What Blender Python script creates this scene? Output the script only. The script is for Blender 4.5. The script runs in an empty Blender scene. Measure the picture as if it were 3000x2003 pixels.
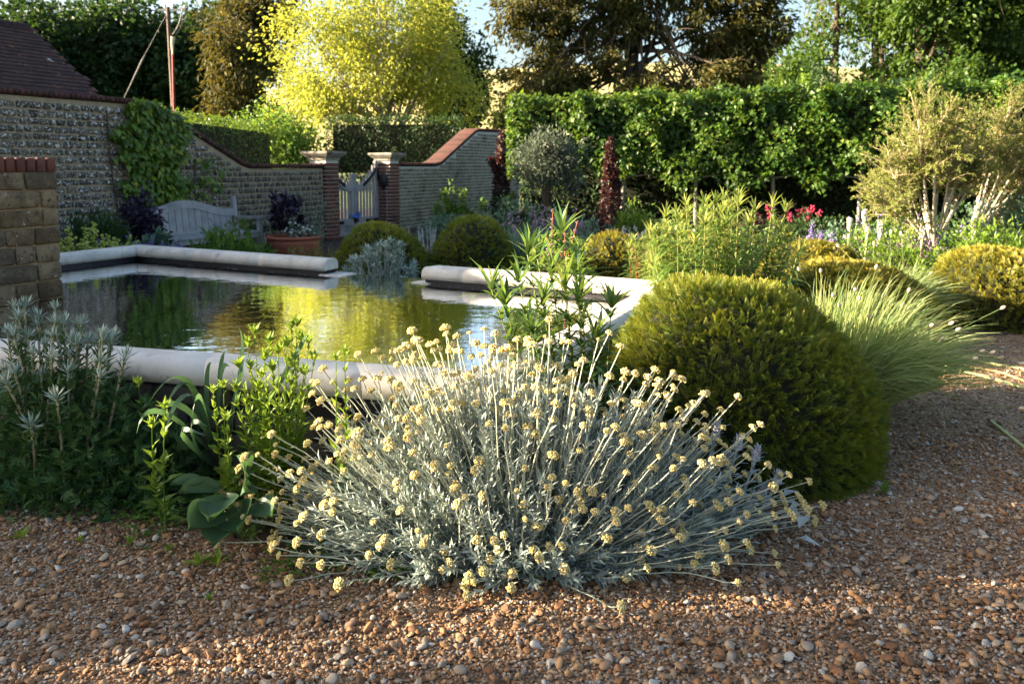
import bpy, math
import numpy as np
from mathutils import Matrix, Vector

# ------------------------------------------------------------------ camera, sky, sun, exposure
S = bpy.context.scene
FPX, YH, CAMZ = 2333.0, 485.0, 1.45            # focal length and horizon of the 3000 px wide photograph
PITCH = math.atan(FPX / 24000.0)
PY = YH + FPX * math.tan(PITCH)
cam = bpy.data.cameras.new('camera')
cam.sensor_width = 36.0
cam.lens = 36.0 * FPX / 3000.0
cam.shift_y = -(1001.5 - PY) / 3000.0
cam.clip_start, cam.clip_end = 0.05, 5000.0
cam.dof.use_dof = True
cam.dof.focus_distance = 3.3
cam.dof.aperture_fstop = 4.5
cam_o = bpy.data.objects.new('camera', cam)
S.collection.objects.link(cam_o)
cam_o.location = (0, 0, CAMZ)
cam_o.rotation_euler = (math.pi / 2 - PITCH, 0, 0)
S.camera = cam_o

SUN_EL, SUN_AZ = math.radians(15.8), math.radians(-90)     # azimuth from +Y, clockwise
SV = Vector((math.sin(SUN_AZ) * math.cos(SUN_EL), math.cos(SUN_AZ) * math.cos(SUN_EL), math.sin(SUN_EL)))
w = bpy.data.worlds.new('World'); S.world = w; w.use_nodes = True
nt = w.node_tree; nt.nodes.clear()
sky = nt.nodes.new('ShaderNodeTexSky'); sky.sky_type = 'NISHITA'; sky.sun_disc = False
sky.sun_elevation = SUN_EL; sky.sun_rotation = SUN_AZ; sky.air_density = 1.0; sky.dust_density = 3.0; sky.ozone_density = 1.2
bg = nt.nodes.new('ShaderNodeBackground'); bg.inputs['Strength'].default_value = 0.05
wo = nt.nodes.new('ShaderNodeOutputWorld')
nt.links.new(sky.outputs[0], bg.inputs[0]); nt.links.new(bg.outputs[0], wo.inputs[0])
sun = bpy.data.lights.new('sun', 'SUN'); sun.energy = 5.0; sun.angle = math.radians(0.6); sun.color = (1.0, 0.80, 0.55)
sun_o = bpy.data.objects.new('sun', sun); S.collection.objects.link(sun_o)
sun_o.rotation_euler = SV.to_track_quat('Z', 'Y').to_euler()
S.view_settings.view_transform = 'Standard'; S.view_settings.look = 'None'
S.view_settings.exposure = 3.05; S.view_settings.gamma = 1.0
S.cycles.max_bounces = 6; S.cycles.diffuse_bounces = 3; S.cycles.glossy_bounces = 3
S.cycles.transmission_bounces = 3; S.cycles.transparent_max_bounces = 4
S.cycles.caustics_reflective = False; S.cycles.caustics_refractive = False
S.cycles.sample_clamp_indirect = 6.0
S.cycles.use_denoising = True

# ------------------------------------------------------------------ helpers
rng = np.random.default_rng(7)
def ray(px, py):
    d0, dz = (px - 1500.0) / FPX, -(py - PY) / FPX
    c, s = math.cos(PITCH), math.sin(PITCH)
    return d0, c + dz * s, -s + dz * c
def at(px, py, Y):
    r = ray(px, py); t = Y / r[1]
    return np.array([r[0] * t, Y, CAMZ + r[2] * t])
def gr(px, py, z=0.0):
    r = ray(px, py); t = (z - CAMZ) / r[2]
    return np.array([r[0] * t, r[1] * t, z])

def unit(a):
    a = np.asarray(a, float)
    return a / np.maximum(np.linalg.norm(a, axis=-1, keepdims=True), 1e-9)
def cr(a, b): return np.cross(a, b)

def mesh_data(name, chunks, mats, smooth=False):
    """chunks: (verts, faces (n,k), material index, rnd per vertex)"""
    Vs, loops, starts, totals, mi, rn, off, lo = [], [], [], [], [], [], 0, 0
    for V, F, m, r in chunks:
        V = np.asarray(V, float).reshape(-1, 3); F = np.asarray(F, np.int64)
        if len(F) == 0: continue
        Vs.append(V); loops.append((F + off).ravel()); k = F.shape[1]
        starts.append(lo + np.arange(len(F)) * k); totals.append(np.full(len(F), k)); lo += len(F) * k
        mi.append(np.full(len(F), m)); off += len(V)
        rn.append(np.broadcast_to(np.asarray(0.5 if r is None else r, float), (len(V),)))
    me = bpy.data.meshes.new(name)
    V = np.concatenate(Vs); L = np.concatenate(loops); st = np.concatenate(starts); tt = np.concatenate(totals)
    me.vertices.add(len(V)); me.vertices.foreach_set('co', V.astype(np.float32).ravel())
    me.loops.add(len(L)); me.loops.foreach_set('vertex_index', L.astype(np.int32))
    me.polygons.add(len(st)); me.polygons.foreach_set('loop_start', st.astype(np.int32))
    me.polygons.foreach_set('loop_total', tt.astype(np.int32))
    for m in mats: me.materials.append(m)
    me.polygons.foreach_set('material_index', np.concatenate(mi).astype(np.int32))
    me.polygons.foreach_set('use_smooth', np.full(len(st), smooth))
    a = me.attributes.new('rnd', 'FLOAT', 'POINT'); a.data.foreach_set('value', np.concatenate(rn).astype(np.float32))
    me.update(calc_edges=True); me.validate()
    return me

def link(name, me, parent=None, kind=None, label=None, cat=None, group=None):
    o = bpy.data.objects.new(name, me); S.collection.objects.link(o)
    if parent is not None:
        o.parent = parent
        if parent.parent is None and parent.type == 'EMPTY':
            o.matrix_parent_inverse = Matrix.Translation(-parent.location)
    if kind: o['kind'] = kind
    if label: o['label'] = label
    if cat: o['category'] = cat
    if group: o['group'] = group
    return o
def thing(name, label, cat, loc, group=None):
    o = link(name, None, None, None, label, cat, group)
    o.location = Vector([float(v) for v in loc]); o.empty_display_size = 0.1
    return o
def part(name, chunks, mats, parent, kind=None, smooth=False, label=None):
    if not isinstance(mats, (list, tuple)): mats = [mats]
    return link(name, mesh_data(name, chunks, mats, smooth), parent, kind, label)
def place(name, me, parent, loc, rot=None, scale=(1, 1, 1)):
    o = link(name, me, parent)
    o.location = Vector([float(v) for v in loc])
    if rot is not None: o.rotation_euler = rot
    o.scale = scale
    return o

# ---- geometry pieces
def leaf_oval(w=.5, fold=.1, curl=.15):
    return (np.array([[0, 0, 0], [w / 2, .42, fold], [0, 1, -curl], [-w / 2, .42, fold], [0, .48, 0]]),
            np.array([[0, 1, 2, 4], [0, 4, 2, 3]]))
def leaf_card(w=.6, curl=0.):
    return (np.array([[0, 0, 0], [w / 2, .5, 0], [0, 1, -curl], [-w / 2, .5, 0]]), np.array([[0, 1, 2, 3]]))
def leaf_strap(w=.14, droop=.5, n=4):
    t = np.linspace(0, 1, n + 1); y = t * (1 - .3 * droop * t); z = -.75 * droop * t ** 2.2
    ww = w / 2 * np.sin(np.clip(.25 + t * .75, 0, 1) * math.pi) ** .7; ww[-1] = .004
    L = np.stack([-ww, y, z + ww * .35], 1); R = np.stack([ww, y, z + ww * .35], 1)
    V = np.concatenate([L, R]); i = np.arange(n)
    return V, np.stack([i, i + n + 1, i + n + 2, i + 1], 1)
def scatter(lf, pos, dirs, ups, size, rnd=None, twist=None):
    """copies of a leaf: y axis along dirs, z axis near ups"""
    V, F = lf; N = len(pos); pos = np.asarray(pos); y = unit(dirs)
    x = unit(cr(y, ups)); z = cr(x, y)
    size = np.asarray(size, float)
    if size.ndim == 0: size = np.full(N, float(size))
    if size.ndim == 1: size = np.repeat(size[:, None], 3, 1)
    P = V[None] * size[:, None, :]
    W = pos[:, None, :] + P[..., 0:1] * x[:, None] + P[..., 1:2] * y[:, None] + P[..., 2:3] * z[:, None]
    FF = (F[None] + (np.arange(N) * len(V))[:, None, None]).reshape(-1, F.shape[1])
    r = rng.random(N) if rnd is None else np.asarray(rnd)
    return W.reshape(-1, 3), FF, np.repeat(r, len(V))
def rdir(n): return unit(rng.normal(size=(n, 3)))
def tubes(P, r, m=4, rnd=None, cap=False):
    """P (N,K,3), r (N,K): a tube along every path"""
    P = np.asarray(P, float); N, K, _ = P.shape; r = np.broadcast_to(np.asarray(r, float), (N, K))
    T = unit(np.gradient(P, axis=1)); ref = np.where(np.abs(T[:, :1, 2:3]) > .9, np.array([1., 0, 0]), np.array([0., 0, 1]))
    u = unit(cr(T, np.broadcast_to(ref, T.shape))); v = cr(T, u)
    a = np.arange(m) * 2 * math.pi / m
    V = P[:, :, None] + r[..., None, None] * (np.cos(a)[:, None] * u[:, :, None] + np.sin(a)[:, None] * v[:, :, None])
    idx = np.arange(N * K * m).reshape(N, K, m)
    a0 = idx[:, :-1]; b0 = idx[:, 1:]
    F = np.stack([a0, np.roll(a0, -1, 2), np.roll(b0, -1, 2), b0], -1).reshape(-1, 4)
    rn = np.repeat(rng.random(N) if rnd is None else np.asarray(rnd), K * m)
    return V.reshape(-1, 3), F, rn
def ribbons(P, wd, side, rnd=None):
    P = np.asarray(P, float); N, K, _ = P.shape
    wd = np.broadcast_to(np.asarray(wd, float), (N, K))[..., None]; side = unit(side)[:, None, :]
    V = np.stack([P - side * wd / 2, P + side * wd / 2], 2)
    idx = np.arange(N * K * 2).reshape(N, K, 2)
    F = np.stack([idx[:, :-1, 0], idx[:, :-1, 1], idx[:, 1:, 1], idx[:, 1:, 0]], -1).reshape(-1, 4)
    return V.reshape(-1, 3), F, np.repeat(rng.random(N) if rnd is None else np.asarray(rnd), K * 2)
def box(c, s, ax=None, rnd=.5):
    """box of size s centred on c, optional axes (3,3) rows"""
    g = np.array([[x, y, z] for x in (-.5, .5) for y in (-.5, .5) for z in (-.5, .5)]) * np.asarray(s, float)
    if ax is not None: g = g @ np.asarray(ax, float)
    F = np.array([[0, 1, 3, 2], [4, 6, 7, 5], [0, 4, 5, 1], [2, 3, 7, 6], [0, 2, 6, 4], [1, 5, 7, 3]])
    return g + np.asarray(c, float), F, rnd
def ch(t, m=0): return (t[0], t[1], m, t[2])
def chamfer_box(b=(.06, .12, .12), jit=.03, seed=0):
    """unit box with chamfered edges: 44 triangles"""
    r = np.random.default_rng(seed); V, idx = [], {}
    j = {}
    for sx in (-1, 1):
        for sy in (-1, 1):
            for sz in (-1, 1):
                o = r.normal(size=3) * jit
                for k in range(3):
                    s = np.array([sx, sy, sz], float) * .5; p = s.copy()
                    for q in range(3):
                        if q != k: p[q] -= np.sign(s[q]) * b[q]
                    idx[(sx, sy, sz, k)] = len(V); V.append(p + o)
    Q, T = [], []
    for k in range(3):
        a, b2 = [q for q in range(3) if q != k]
        for s in (-1, 1):
            c = []
            for (p, q) in ((-1, -1), (1, -1), (1, 1), (-1, 1)):
                v = [0, 0, 0]; v[k] = s; v[a] = p; v[b2] = q; c.append(idx[(*v, k)])
            Q.append(c)
        for p in (-1, 1):
            for q in (-1, 1):
                v0 = [0, 0, 0]; v0[a] = p; v0[b2] = q; v1 = list(v0); v0[k] = -1; v1[k] = 1
                Q.append([idx[(*v0, a)], idx[(*v1, a)], idx[(*v1, b2)], idx[(*v0, b2)]])
    for sx in (-1, 1):
        for sy in (-1, 1):
            for sz in (-1, 1): T.append([idx[(sx, sy, sz, k)] for k in range(3)])
    V = np.array(V); out = []
    for f in Q + T:                                  # turn every face outwards
        p = V[f]; n = cr(p[1] - p[0], p[2] - p[0])
        out.append(list(f) if np.dot(n, p.mean(0)) > 0 else list(f)[::-1])
    return V, np.array([f for f in out if len(f) == 4]), np.array([f for f in out if len(f) == 3])
def stone_mesh(name, mat, b, jit, seed, smooth=True):
    V, Q, T = chamfer_box(b, jit, seed)
    V2 = V.copy()
    me = mesh_data(name, [(np.concatenate([V]), Q, 0, .5)], [mat], smooth)
    bmq = np.concatenate([Q[:, [0, 1, 2]], Q[:, [0, 2, 3]], T])
    bpy.data.meshes.remove(me)
    return mesh_data(name, [(V2, bmq, 0, .5)], [mat], smooth)
def lathe(prof, c, m=24, rnd=.5):
    prof = np.asarray(prof, float); a = np.arange(m) * 2 * math.pi / m; K = len(prof)
    V = np.stack([prof[:, 0:1] * np.cos(a), prof[:, 0:1] * np.sin(a), np.repeat(prof[:, 1:2], m, 1)], -1) + np.asarray(c, float)
    idx = np.arange(K * m).reshape(K, m); i0, i1 = idx[:-1], idx[1:]
    return V.reshape(-1, 3), np.stack([i0, np.roll(i0, -1, 1), np.roll(i1, -1, 1), i1], -1).reshape(-1, 4), rnd
_ico = None
def ico():
    p = (1 + 5 ** .5) / 2
    V = unit(np.array([[-1, p, 0], [1, p, 0], [-1, -p, 0], [1, -p, 0], [0, -1, p], [0, 1, p], [0, -1, -p], [0, 1, -p], [p, 0, -1], [p, 0, 1], [-p, 0, -1], [-p, 0, 1]]))
    F = np.array([[0, 11, 5], [0, 5, 1], [0, 1, 7], [0, 7, 10], [0, 10, 11], [1, 5, 9], [5, 11, 4], [11, 10, 2], [10, 7, 6], [7, 1, 8], [3, 9, 4], [3, 4, 2], [3, 2, 6], [3, 6, 8], [3, 8, 9], [4, 9, 5], [2, 4, 11], [6, 2, 10], [8, 6, 7], [9, 8, 1]])
    return V, F
ICO = ico()
def blobs(pos, rad, rnd=None, dirs=None):
    n = len(pos)
    return scatter(ICO, pos, np.tile([0., 1, 0], (n, 1)) if dirs is None else dirs, np.tile([.1, .05, 1.], (n, 1)), rad, rnd)

# ---- materials
def _new(name):
    m = bpy.data.materials.new(name); m.use_nodes = True; n = m.node_tree; n.nodes.clear()
    o = n.nodes.new('ShaderNodeOutputMaterial'); p = n.nodes.new('ShaderNodeBsdfPrincipled')
    return m, n, o, p
def ramp(n, cols):
    r = n.nodes.new('ShaderNodeValToRGB'); e = r.color_ramp.elements
    while len(e) < len(cols): e.new(.5)
    for i, c in enumerate(cols):
        pos, c = c if isinstance(c[0], (int, float)) and len(c) == 2 else (i / max(1, len(cols) - 1), c)
        e[i].position = pos; e[i].color = (*c, 1)
    return r
def leaf_mat(name, cols, trans=.3, tcol=None, rough=.55, spec=.25):
    m, n, o, p = _new(name); l = n.links.new
    a = n.nodes.new('ShaderNodeAttribute'); a.attribute_name = 'rnd'
    r = ramp(n, cols); l(a.outputs['Fac'], r.inputs[0]); l(r.outputs[0], p.inputs['Base Color'])
    p.inputs['Roughness'].default_value = rough; p.inputs['Specular IOR Level'].default_value = spec
    if trans > 0:
        t = n.nodes.new('ShaderNodeBsdfTranslucent'); mx = n.nodes.new('ShaderNodeMixShader'); mx.inputs[0].default_value = trans
        if tcol:
            q = n.nodes.new('ShaderNodeMix'); q.data_type = 'RGBA'; q.inputs[0].default_value = .6
            l(r.outputs[0], q.inputs[6]); q.inputs[7].default_value = (*tcol, 1); l(q.outputs[2], t.inputs[0])
        else: l(r.outputs[0], t.inputs[0])
        l(p.outputs[0], mx.inputs[1]); l(t.outputs[0], mx.inputs[2]); l(mx.outputs[0], o.inputs[0])
    else: l(p.outputs[0], o.inputs[0])
    return m
def noise(n, scale, detail=6, rough=.6, vec=None, dist=0.):
    t = n.nodes.new('ShaderNodeTexNoise'); t.inputs['Scale'].default_value = scale; t.inputs['Detail'].default_value = detail
    t.inputs['Roughness'].default_value = rough; t.inputs['Distortion'].default_value = dist
    if vec is not None: n.links.new(vec, t.inputs['Vector'])
    return t
def solid(name, cols, scale=8., rough=.8, bump=0., bscale=60., spec=.3, per_obj=0., spots=None, metal=0., detail=6, bdist=.01):
    """procedural surface: noise ramp on world position, optional per-object tint, bump and lichen spots [(scale, lo, hi, colour)]"""
    m, n, o, p = _new(name); l = n.links.new
    g = n.nodes.new('ShaderNodeNewGeometry'); pos = g.outputs['Position']
    t = noise(n, scale, detail, .62, pos); r = ramp(n, cols)
    f = t.outputs['Fac']
    mr = n.nodes.new('ShaderNodeMapRange'); mr.inputs[1].default_value = .3; mr.inputs[2].default_value = .7; l(f, mr.inputs[0]); f = mr.outputs[0]
    if per_obj > 0:
        oi = n.nodes.new('ShaderNodeObjectInfo'); mm = n.nodes.new('ShaderNodeMix'); mm.inputs[0].default_value = per_obj
        at_ = n.nodes.new('ShaderNodeAttribute'); at_.attribute_name = 'rnd'
        ad = n.nodes.new('ShaderNodeMath'); ad.operation = 'ADD'; l(oi.outputs['Random'], ad.inputs[0]); l(at_.outputs['Fac'], ad.inputs[1])
        fr = n.nodes.new('ShaderNodeMath'); fr.operation = 'FRACT'; l(ad.outputs[0], fr.inputs[0])
        l(f, mm.inputs[2]); l(fr.outputs[0], mm.inputs[3]); f = mm.outputs[0]
    l(f, r.inputs[0]); col = r.outputs[0]
    for (sc, lo, hi, c) in (spots or []):
        t2 = noise(n, sc, 3, .5, pos, .3); m2 = n.nodes.new('ShaderNodeMapRange')
        m2.inputs[1].default_value = lo; m2.inputs[2].default_value = hi; l(t2.outputs['Fac'], m2.inputs[0])
        x = n.nodes.new('ShaderNodeMix'); x.data_type = 'RGBA'; l(m2.outputs[0], x.inputs[0]); l(col, x.inputs[6]); x.inputs[7].default_value = (*c, 1); col = x.outputs[2]
    l(col, p.inputs['Base Color']); p.inputs['Roughness'].default_value = rough; p.inputs['Specular IOR Level'].default_value = spec
    p.inputs['Metallic'].default_value = metal
    if bump > 0:
        t3 = noise(n, bscale, 5, .6, pos); b = n.nodes.new('ShaderNodeBump'); b.inputs['Strength'].default_value = bump; b.inputs['Distance'].default_value = bdist
        l(t3.outputs['Fac'], b.inputs['Height']); l(b.outputs[0], p.inputs['Normal'])
    l(p.outputs[0], o.inputs[0])
    return m
M = {}
M['bark'] = solid('bark', [(.035, .027, .02), (.10, .08, .06)], 14, .9, .5, 40)
M['bark_pale'] = solid('pale bark', [(.30, .26, .19), (.46, .41, .32)], 20, .8, .3, 60)
M['bark_grey'] = solid('grey bark', [(.16, .15, .13), (.30, .28, .25)], 20, .9, .4, 50)
M['soil'] = solid('soil', [(.025, .018, .012), (.07, .05, .035)], 9, .95, .8, 30)

# ------------------------------------------------------------------ setting: ground, gravel, soil, hill
def poly_sheet(name, pts, z, mat, kind='structure'):
    V = np.array([[p[0], p[1], z] for p in pts])
    return link(name, mesh_data(name, [(V, np.arange(len(V))[None], 0, .5)], [mat]), None, kind)
def inside(P, poly):
    x, y = P[:, 0], P[:, 1]; r = np.zeros(len(P), bool); j = len(poly) - 1
    for i in range(len(poly)):
        xi, yi, xj, yj = poly[i][0], poly[i][1], poly[j][0], poly[j][1]
        c = ((yi > y) != (yj > y)) & (x < (xj - xi) * (y - yi) / (yj - yi + 1e-12) + xi); r ^= c; j = i
    return r
def gravel_mat():
    m, n, o, p = _new('gravel bed'); l = n.links.new
    g = n.nodes.new('ShaderNodeNewGeometry'); pos = g.outputs['Position']
    v = n.nodes.new('ShaderNodeTexVoronoi'); v.inputs['Scale'].default_value = 75; v.inputs['Randomness'].default_value = 1; l(pos, v.inputs['Vector'])
    r = ramp(n, [(.06, .035, .02), (.20, .11, .055), (.32, .20, .11), (.13, .07, .04), (.42, .32, .22), (.25, .14, .07)])
    sp = n.nodes.new('ShaderNodeSeparateColor'); l(v.outputs['Color'], sp.inputs[0]); l(sp.outputs[0], r.inputs[0])
    t = noise(n, 1.3, 4, .6, pos); mr = n.nodes.new('ShaderNodeMapRange'); mr.inputs[3].default_value = .6; mr.inputs[4].default_value = 1.25; l(t.outputs[0], mr.inputs[0])
    x = n.nodes.new('ShaderNodeMix'); x.data_type = 'RGBA'; x.blend_type = 'MULTIPLY'; x.inputs[0].default_value = 1; l(r.outputs[0], x.inputs[6]); l(mr.outputs[0], x.inputs[7])
    l(x.outputs[2], p.inputs['Base Color']); p.inputs['Roughness'].default_value = .85; p.inputs['Specular IOR Level'].default_value = .2
    b = n.nodes.new('ShaderNodeBump'); b.inputs['Strength'].default_value = .8; b.inputs['Distance'].default_value = .012; b.invert = True
    l(v.outputs['Distance'], b.inputs['Height']); l(b.outputs[0], p.inputs['Normal']); l(p.outputs[0], o.inputs[0])
    return m
M['grass_far'] = solid('meadow', [(.05, .08, .015), (.12, .14, .04)], .5, .95, .5, 8)
M['gravel'] = gravel_mat()
poly_sheet('ground', [(-1500, -60), (1500, -60), (1500, 1500), (-1500, 1500)], -.008, M['grass_far'])
poly_sheet('gravel_yard', [(-14, -6), (16, -6), (16, 12), (-14, 12)], 0, M['gravel'])
edge = [(-9, 3.4)] + [tuple(gr(x, y)[:2]) for x, y in ((-150, 1435), (100, 1440), (330, 1470), (480, 1530), (640, 1560), (820, 1620), (1000, 1660), (1250, 1690),
        (1500, 1700), (1800, 1680), (2050, 1600), (2200, 1520), (2340, 1440), (2430, 1400), (2470, 1300), (2560, 1200), (2640, 1100), (2700, 1040), (2740, 1005), (2850, 985), (3000, 980), (3400, 990))]
BED = edge + [(16, 8), (16, 27), (-14, 27), (-14, 4)]
poly_sheet('soil_bed', BED, .004, M['soil'])

# pebbles: a mass that nobody could count, instanced on points
def pebble_mat():
    m, n, o, p = _new('pebble'); l = n.links.new
    oi = n.nodes.new('ShaderNodeObjectInfo')
    r = ramp(n, [(0, (.10, .055, .03)), (.16, (.26, .13, .06)), (.34, (.38, .21, .10)), (.5, (.44, .29, .165)), (.62, (.30, .14, .065)), (.74, (.52, .40, .28)), (.86, (.26, .22, .19)), (.96, (.56, .50, .42)), (1, (.64, .60, .54))])
    l(oi.outputs['Random'], r.inputs[0])
    t = noise(n, 90, 4, .6); x = n.nodes.new('ShaderNodeMix'); x.data_type = 'RGBA'; x.blend_type = 'MULTIPLY'; x.inputs[0].default_value = .5
    tc = n.nodes.new('ShaderNodeTexCoord'); l(tc.outputs['Object'], t.inputs['Vector'])
    l(r.outputs[0], x.inputs[6]); l(t.outputs['Color'], x.inputs[7])
    l(x.outputs[2], p.inputs['Base Color']); p.inputs['Roughness'].default_value = .7; p.inputs['Specular IOR Level'].default_value = .25
    l(p.outputs[0], o.inputs[0]); return m
M['pebble'] = pebble_mat()
def instancer(name, P, scl, rot, protos, label, cat):
    """one stuff object: points with per-point size and rotation, a geometry-nodes modifier puts a stone on each"""
    me = bpy.data.meshes.new(name); me.vertices.add(len(P)); me.vertices.foreach_set('co', np.asarray(P, np.float32).ravel())
    for nm, A in (('scl', scl), ('rot', rot)):
        a = me.attributes.new(nm, 'FLOAT_VECTOR', 'POINT'); a.data.foreach_set('vector', np.asarray(A, np.float32).ravel())
    o = link(name, me, None, 'stuff', label, cat)
    col = bpy.data.collections.new(name + ' shapes')
    for k, pm in enumerate(protos):
        q = bpy.data.objects.new('pebble_shape', pm); col.objects.link(q)
    ng = bpy.data.node_groups.new(name, 'GeometryNodeTree')
    ng.interface.new_socket('Geometry', in_out='INPUT', socket_type='NodeSocketGeometry')
    ng.interface.new_socket('Geometry', in_out='OUTPUT', socket_type='NodeSocketGeometry')
    N = ng.nodes.new; L = ng.links.new
    gi, go, ip, ci = N('NodeGroupInput'), N('NodeGroupOutput'), N('GeometryNodeInstanceOnPoints'), N('GeometryNodeCollectionInfo')
    ci.inputs['Collection'].default_value = col; ci.inputs['Separate Children'].default_value = True; ci.inputs['Reset Children'].default_value = True
    ns, nr = N('GeometryNodeInputNamedAttribute'), N('GeometryNodeInputNamedAttribute')
    for q, nm in ((ns, 'scl'), (nr, 'rot')): q.data_type = 'FLOAT_VECTOR'; q.inputs['Name'].default_value = nm
    rv = N('FunctionNodeRandomValue'); rv.data_type = 'INT'; rv.inputs[4].default_value = 0; rv.inputs[5].default_value = len(protos) - 1
    ip.inputs['Pick Instance'].default_value = True
    L(gi.outputs[0], ip.inputs['Points']); L(ci.outputs[0], ip.inputs['Instance']); L(rv.outputs[2], ip.inputs['Instance Index'])
    L(ns.outputs['Attribute'], ip.inputs['Scale']); L(nr.outputs['Attribute'], ip.inputs['Rotation']); L(ip.outputs[0], go.inputs[0])
    md = o.modifiers.new('stones', 'NODES'); md.node_group = ng
    return o
def pebbles():
    V, F = ICO
    F2 = []; V2 = list(V); mid = {}
    def mp(a, b):
        k = (min(a, b), max(a, b))
        if k not in mid: mid[k] = len(V2); V2.append(unit(np.array(V2[a]) + np.array(V2[b])))
        return mid[k]
    for a, b, c in F:
        d, e, f = mp(a, b), mp(b, c), mp(c, a); F2 += [[a, d, f], [d, b, e], [f, e, c], [d, e, f]]
    V2 = np.array(V2); F2 = np.array(F2); protos = []
    for k in range(7):
        r = np.random.default_rng(50 + k); d = unit(r.normal(size=(7, 3)))
        h = 1 + .22 * np.sin(3 * V2 @ d[0] + k) + .16 * np.cos(4 * V2 @ d[1]); W = V2 * h[:, None]
        for q in range(2, 6):
            t = W @ d[q]; cut = .62 + .2 * r.random(); W -= np.clip(t - cut, 0, None)[:, None] * d[q]
        protos.append(mesh_data('pebble_shape', [(W * .5, F2, 0, .5)], [M['pebble']], k % 3 == 0))
    P, Sx = [], []
    for (n, y0, y1, lo, hi, zo) in ((64000, 1.75, 4.2, .004, .012, .001), (22000, 1.75, 4.2, .008, .018, .002), (2600, 1.75, 4.4, .020, .036, .004), (22000, 4.2, 9.5, .010, .022, .002)):
        y = y0 + (y1 - y0) * rng.random(n) ** (1.0 if y0 < 4 else .8); x = (rng.random(n) * 2 - 1) * (.70 * y + .12)
        p = np.stack([x, y, np.full(n, zo)], 1); s = np.exp(rng.uniform(np.log(lo), np.log(hi), n))
        jit = p[:, :2] + rng.normal(size=(n, 2)) * .05
        k = ~inside(jit, BED); P.append(p[k]); Sx.append(s[k])
    P = np.concatenate(P); s = np.concatenate(Sx); n = len(P)
    sc = np.stack([s * rng.uniform(.9, 1.5, n), s * rng.uniform(.7, 1.05, n), s * rng.uniform(.4, .7, n)], 1)
    rot = np.stack([rng.normal(size=n) * .3, rng.normal(size=n) * .3, rng.random(n) * 6.28], 1)
    P[:, 2] += sc[:, 2] * .22 + .004 * np.clip(np.sin(P[:, 0] * 3.1 + P[:, 1] * 1.7), 0, 1)
    instancer('gravel_stones', P, sc, rot, protos, 'loose brown and cream flint gravel covering the yard in front of the beds', 'gravel')
pebbles()
# a pale sunlit hill far off behind the trees
M['field'] = solid('ripe field', [(.34, .31, .13), (.44, .39, .18)], .02, 1.0)
def hill():
    xs = np.linspace(-420, 560, 60); V, F = [], []
    for i, x in enumerate(xs):
        h = 52 + 9 * math.sin(x / 140 + .6) - .00012 * (x - 30) ** 2
        for k, (yy, f) in enumerate(((300, 0.), (340, .45), (400, .85), (450, 1.), (560, .9))): V.append([x, yy, -2 + h * f])
    idx = np.arange(len(V)).reshape(-1, 5)
    F = np.stack([idx[:-1, :-1], idx[1:, :-1], idx[1:, 1:], idx[:-1, 1:]], -1).reshape(-1, 4)
    link('hill', mesh_data('hill', [(np.array(V), F, 0, .5)], [M['field']], True), None, 'structure')
hill()

# ------------------------------------------------------------------ the raised pool
ZW, ZU, ZT, CW = .41, .45, .557, .245
M['coping'] = solid('limestone coping', [(.42, .40, .36), (.56, .53, .48), (.64, .61, .55)], 5, .7, .25, 90, .3, spots=[(70, .70, .74, (.10, .09, .08)), (9, .60, .78, (.36, .33, .29))], bdist=.003)
M['joint'] = solid('dark mortar joint', [(.10, .085, .07), (.17, .15, .12)], 20, .95)
M['liner'] = solid('wet dark pool lining', [(.006, .006, .008), (.016, .014, .018)], 6, .5)
M['poolwall'] = solid('damp rubble pool wall', [(.03, .028, .022), (.09, .08, .065)], 7, .9, .8, 25, per_obj=.2)
PA = gr(400, 751, ZU)[:2]; PB = np.array([1.05, 6.0]); PC = gr(1400, 1085, ZT - .015)[:2]
_f = gr(340, 1013.7, ZT - .015)[:2]; _l = gr(182, 777, ZU)[:2]
def isect(p, d, q, e):
    t = np.linalg.solve(np.array([d, -e]).T, q - p); return p + d * t[0]
PD = isect(PC, _f - PC, PA, _l - PA)
Q = [PA, PB, PC, PD]                                   # inner corners, clockwise from the back-left
def off_poly(Q, w):
    out = []; n = len(Q)
    for i in range(n):
        a, b, c = Q[i - 1], Q[i], Q[(i + 1) % n]
        d1, d2 = unit(b - a), unit(c - b); n1, n2 = np.array([-d1[1], d1[0]]), np.array([-d2[1], d2[0]])
        out.append(isect(a + n1 * w, d1, b + n2 * w, d2))
    return out
QO = off_poly(Q, CW)
pool = thing('raised_pool', 'raised rectangular garden pool edged with pale rounded limestone coping', 'pool', (*((PA + PC) / 2), 0))
_th = np.linspace(0, math.pi / 2, 7); _r = .062
PROF = [(0, 0)] + [(_r - _r * math.cos(a), ZT - ZU - _r + _r * math.sin(a)) for a in _th] + [(CW - _r + _r * math.sin(a), ZT - ZU - _r + _r * math.cos(a)) for a in _th] + [(CW, 0)]
PROF = np.array(PROF)
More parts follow.
